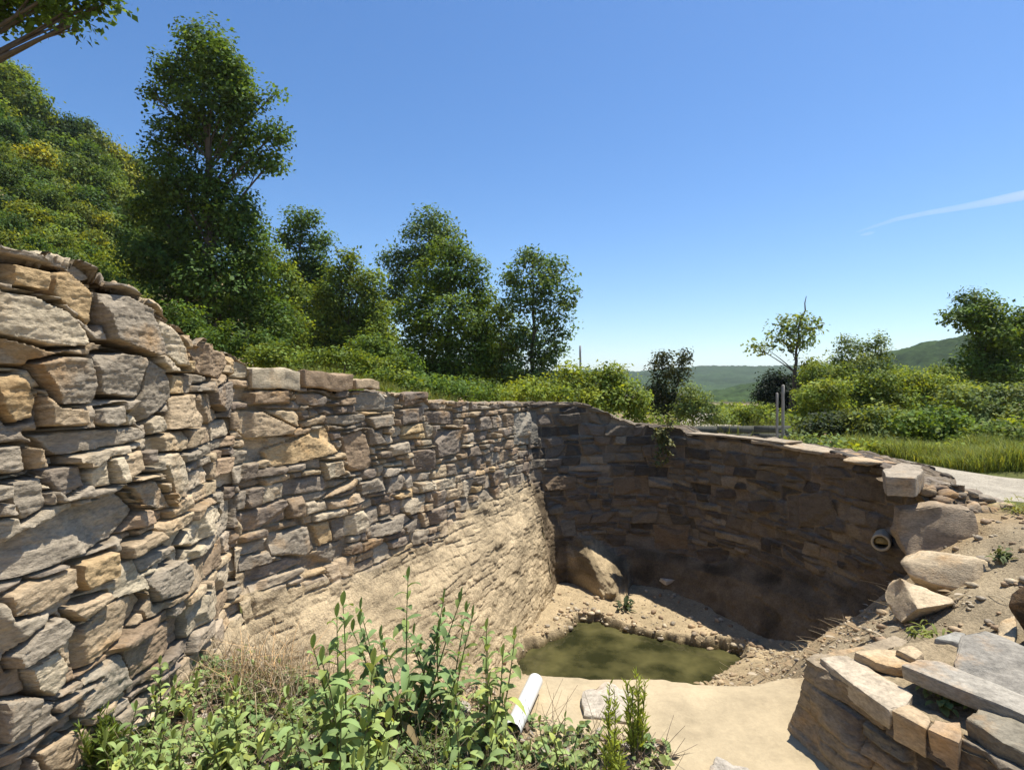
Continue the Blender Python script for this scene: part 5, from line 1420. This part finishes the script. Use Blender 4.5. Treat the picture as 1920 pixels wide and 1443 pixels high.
TG = 'small weeds growing in the gap on the stub wall'
tuft('small green weed in the gap left of the others on the stub wall', tt(1750, 1300, -1.52), 26, .07, .035, W2, 61, TG)
tuft('pale green weed beside the squared ochre capstone on the stub wall', tt(1768, 1325, -1.53), 22, .06, .04, (.17, .21, .07), 62, TG)
tuft('dark green weed under the long grey slab, nearest the picture edge', tt(1815, 1318, -1.50), 20, .06, .03, W1, 63, TG)
tuft('yellow green tuft at the foot of the tan boulder nearest the pool', tt(1733, 1195, -1.62), 40, .10, .016, (.20, .23, .05), 64)
tuft('grey green weed patch right of the biggest tan boulder', (3.75, 4.28, ground_at(3.75, 4.28)), 60, .07, .03, (.12, .15, .06), 65)
tuft('small green weed on the dirt bank by the right edge', (3.72, 3.9, ground_at(3.72, 3.9)), 40, .06, .025, (.13, .16, .06), 66)
tuft('yellow grass tuft beside the lane at the right picture edge', (4.45, 4.95, ground_at(4.45, 4.95)), 60, .13, .012, (.24, .25, .06), 67)
tuft('dark leafy sprig growing on the bank behind the pool', (1.75, 8.6, ground_at(1.75, 8.6)), 26, .15, .06, (.05, .07, .03), 68)
# vine plant hanging from the wall top
g = np.random.default_rng(71); u = U_of_px(1243); bx, by = P_of(u); nx, ny = N_of(u); zt = float(ztop_of(u))
t = thing('wall_plant', (bx, by, zt), 'yellowish leafy plant rooted in the shaded wall and rising over its top', 'plant'); SA = Acc(); LA = Acc()
for s in range(7):
    f = np.array([bx + nx * .12, by + ny * .12, zt - .25]); e = f + np.array([g.normal(0, .14), ny * .12 + g.normal(0, .04), g.uniform(-.42, .42)])
    P = bez(f, (f + e) / 2 + np.array([g.normal(0, .05), ny * .12, .08]), e, 7); V, Fc = tube(P, np.linspace(.007, .003, 7), 4); SA.add(V, Fc, (.14, .12, .06))
    for q in P[1:]:
        for j in range(5):
            an = g.uniform(0, 6.28); el = g.uniform(-.4, 1.0)
            V, Fc = leafblade(q + g.normal(0, .03, 3), np.array([math.cos(an) * math.cos(el), -abs(math.sin(an)) * math.cos(el), math.sin(el)]), .10 * g.uniform(.6, 1.2), .06, .5, g); LA.add(V, Fc, np.array([.17, .17, .06]) * g.uniform(.7, 1.3))
SA.build('stem', M_WEED, t); LA.build('leaves', M_WEED, t)

# ------------------------------------------------------------------ posts, boards, mast
def post(name, label, cat, px, top, Y, w, col, zb, mat=M_WOOD, group=None, lean=0):
    b = at(px, top, Y); t = thing(name, (b[0], Y, zb), label, cat, group)
    n = 9; z = np.linspace(zb, b[2], n); P = np.stack([b[0] + lean * (z - zb), np.full(n, Y), z], 1) + np.random.default_rng(int(px)).normal(0, w * .04, (n, 3))
    P = np.vstack([P, P[-1:] + [0, 0, .01]]); r = np.full(n + 1, w / 2); r[-1] = w * .1
    V, Fc = tube(P, r, 10); mesh_np('shaft', V, Fc, mat, t, None, np.tile(col, (len(V), 1)))
    V, Fc = tube(np.array([P[-2] - [0, 0, .02], P[-2], P[-2] + [0, 0, .012]]), [w * .5, w * .46, w * .1], 10); mesh_np('post_top', V, Fc, mat, t, None, np.tile(np.array(col) * 1.15, (len(V), 1)))
    return t


PG = 'weathered wooden poles behind the right wall'
post('wooden_pole', 'weathered grey pole, shorter of the two beside the dead topped tree', 'pole', 1457, 737, 9.7, .042, (.24, .22, .19), -1.3, group=PG)
post('wooden_pole', 'weathered pale pole, taller of the two beside the dead topped tree', 'pole', 1468, 722, 9.8, .052, (.28, .26, .22), -1.3, group=PG)
post('mast', 'thin distant mast sticking up behind the bright round bush', 'mast', 1088, 648, 60, .22, (.30, .30, .30), -2.5, group=None)
bar = thing('board_barrier', (4.0, 10.3, -1.2), 'low dark barrier of weathered boards behind the shaded wall', 'fence')
x0, x1 = at(1276, 800, 10.2)[0], at(1482, 800, 10.2)[0]
g = np.random.default_rng(12)
for k in range(3):
    for r_, (za, zt2) in enumerate(((-1.3, -1.03), (-1.02, -.885), (-.875, -.745))):
        xa = x0 + (x1 - x0) * k / 3 + .004; xb = x0 + (x1 - x0) * (k + 1) / 3 - .004; yy = 10.2 + g.uniform(-.008, .008); dz = g.uniform(-.006, .006)
        V = np.array([(x, yy + dy, z_ + dz) for z_ in (za, zt2) for x, dy in ((xa, -.018), (xb, -.018), (xb, .018), (xa, .018))])
        mesh_np('board', V, [[3, 2, 1, 0], [4, 5, 6, 7], [0, 1, 5, 4], [1, 2, 6, 5], [2, 3, 7, 6], [3, 0, 4, 7]], M_WOOD, bar, None, np.tile(np.array((.075, .075, .06)) * g.uniform(.8, 1.2), (8, 1)), smooth=False)
for k in range(4):
    x = x0 + (x1 - x0) * (k + .1) / 3.3
    V, Fc = tube(np.array([(x, 10.28, -1.4), (x, 10.28, -1.0), (x, 10.28, -.78), (x, 10.28, -.775)]), [.05, .05, .05, .01], 8); mesh_np('post', V, Fc, M_WOOD, bar, None, np.tile((.12, .115, .10), (len(V), 1)))

# ------------------------------------------------------------------ distant hills
def hill(name, label, X, Yv, prof, y0, y1, yr, col, bump, bs, seed):
    hx, hy = np.meshgrid(X, Yv)
    pz = np.interp(CX + F * hx / yr, prof[:, 0], CY - prof[:, 1]) / F * yr
    k = sst(y0, yr, hy) * (1 - .6 * sst(yr, y1, hy))
    bl = 1 - np.abs(fbm(hx / bs, hy / bs, seed, 3)) * 2
    z = -16 + (pz + 16) * k + bump * (bl - .6) * sst(y0, y0 + 20, hy) + bump * 1.2 * fbm(hx / (bs * 4), hy / (bs * 4), seed + 3, 3)
    c = np.array(col)[None, None] * (1 + .45 * fbm(hx / bs * 1.3, hy / bs * 1.3, seed + 1, 3) + .35 * fbm(hx / bs / 6, hy / bs / 6, seed + 2, 3))[..., None]
    o = mesh_np(name, np.stack([hx, hy, z], -1).reshape(-1, 3), quads(*hx.shape).reshape(-1, 4), M_HILL, cols=c.reshape(-1, 3))
    return tag(o, label, 'hill', kind='structure')


M_HILL = plain_mat('wooded_slope', 1.0, .0, .35, amt=(.6, 1.4), spec=0)
hill('hills', 'far wooded ridge, blue green with distance', np.arange(-900, 1800, 6.), np.concatenate([np.arange(500, 1250, 7.), np.arange(1250, 1900, 30.)]), np.array([(-3000, 650), (600, 660), (1000, 696), (1180, 697), (1240, 694), (1300, 690), (1380, 689), (1450, 686), (1560, 682), (1700, 672), (2400, 650), (5000, 640)], float), 480, 1900, 1200, (.034, .056, .02), 5., 14, 3)
hill('hill', 'nearer wooded hill rising to the right', np.arange(90, 520, 1.7), np.arange(150, 480, 2.2), np.array([(0, 800), (1400, 740), (1540, 705), (1620, 688), (1670, 668), (1750, 647), (1830, 634), (1920, 622), (2100, 600), (2600, 590)], float), 140, 520, 330, (.034, .055, .017), 3., 6.5, 9)

# ------------------------------------------------------------------ vapour trail
cm, nt, out = new_mat('thin_cloud')
tc = N(nt, 'ShaderNodeTexCoord'); no = N(nt, 'ShaderNodeTexNoise', Scale=.004, Detail=5.0); pos = N(nt, 'ShaderNodeNewGeometry')
nt.links.new(tc.outputs['Object'], no.inputs[0])
v = N(nt, 'ShaderNodeVolumePrincipled'); v.inputs['Color'].default_value = (.98, .98, 1, 1); v.inputs['Anisotropy'].default_value = .2
ml = N(nt, 'ShaderNodeMath', operation='MULTIPLY'); nt.links.new(ramp(nt, no.outputs[0], [(.3, .4), (.7, 1.)]), ml.inputs[0]); ml.inputs[1].default_value = .0075
nt.links.new(ml.outputs[0], v.inputs['Density']); nt.links.new(v.outputs[0], out.inputs['Volume'])
Yc = 3000.
pts = [at(1604, 436, Yc), at(1640, 424, Yc), at(1680, 411, Yc), at(1740, 399, Yc), at(1800, 389, Yc), at(1870, 376, Yc), at(1960, 358, Yc), at(2100, 332, Yc)]
V, Fc = tube(np.array(pts), [3, 9, 12, 15, 18, 25, 32, 34], 14)
c0 = np.mean(pts, axis=0)
cl = mesh_np('cloud', V, Fc, cm, None, c0); tag(cl, 'thin white streak of cloud in the right half of the sky', 'cloud')
V, Fc = tube(np.array([at(1612, 441, Yc), at(1622, 439, Yc), at(1632, 437, Yc), at(1642, 435, Yc)]), [4, 10, 10, 3], 12)
cl = mesh_np('cloud', V, Fc, cm, None, at(1627, 438, Yc)); tag(cl, 'tiny pale cloud scrap just under the tip of the streak', 'cloud')

# ------------------------------------------------------------------ air
hz, nt, out = new_mat('haze_air')
v = N(nt, 'ShaderNodeVolumePrincipled'); v.inputs['Color'].default_value = (.80, .89, 1, 1); v.inputs['Density'].default_value = HAZE; v.inputs['Anisotropy'].default_value = .3
nt.links.new(v.outputs[0], out.inputs['Volume'])
lo = -130.; hi = 120.; R = 3600.
V = np.array([(x, y, z) for z in (lo, hi) for x, y in ((-R, -R), (R, -R), (R, R), (-R, R))], float)
o = mesh_np('haze', V, [[3, 2, 1, 0], [4, 5, 6, 7], [0, 1, 5, 4], [1, 2, 6, 5], [2, 3, 7, 6], [3, 0, 4, 7]], hz, smooth=False)
tag(o, 'thin blue summer haze in the air', 'haze', kind='stuff')

# ------------------------------------------------------------------ light, sky, camera
S = Vector((math.cos(EL) * math.cos(AZ), math.cos(EL) * math.sin(AZ), math.sin(EL)))
sun = bpy.data.lights.new('sun', 'SUN'); sun.energy = SUN; sun.angle = math.radians(.5); sun.color = (1, .95, .86)
so = bpy.data.objects.new('sun', sun); so.rotation_euler = S.to_track_quat('Z', 'Y').to_euler(); so.location = (0, 0, 50); COL.objects.link(so)
w = bpy.data.worlds.new('World'); scene.world = w; w.use_nodes = True
nt = w.node_tree; nt.nodes.clear()
sk = nt.nodes.new('ShaderNodeTexSky'); sk.sky_type = 'NISHITA'; sk.sun_disc = False; sk.sun_elevation = EL; sk.sun_rotation = math.pi / 2 - AZ
sk.altitude = 300; sk.air_density = 1.0; sk.dust_density = .35; sk.ozone_density = 3.0
bg = nt.nodes.new('ShaderNodeBackground'); bg.inputs[1].default_value = SKY
wo = nt.nodes.new('ShaderNodeOutputWorld'); hs = nt.nodes.new('ShaderNodeHueSaturation'); hs.inputs['Saturation'].default_value = 1.22; hs.inputs['Hue'].default_value = .503; nt.links.new(sk.outputs[0], hs.inputs['Color']); nt.links.new(hs.outputs[0], bg.inputs[0]); nt.links.new(bg.outputs[0], wo.inputs[0])

cam = bpy.data.cameras.new('camera'); cam.sensor_width = 36; cam.lens = F / 1920 * 36; cam.clip_start = .05; cam.clip_end = 20000
co = bpy.data.objects.new('camera', cam); co.rotation_euler = (math.pi / 2, 0, 0); COL.objects.link(co); scene.camera = co

scene.view_settings.view_transform = 'Standard'; scene.view_settings.look = 'None'; scene.view_settings.exposure = EXPO
scene.view_settings.gamma = 1; scene.view_settings.use_curve_mapping = False
scene.cycles.max_bounces = 6; scene.cycles.diffuse_bounces = 3; scene.cycles.transmission_bounces = 4; scene.cycles.volume_bounces = 0
scene.cycles.use_denoising = True
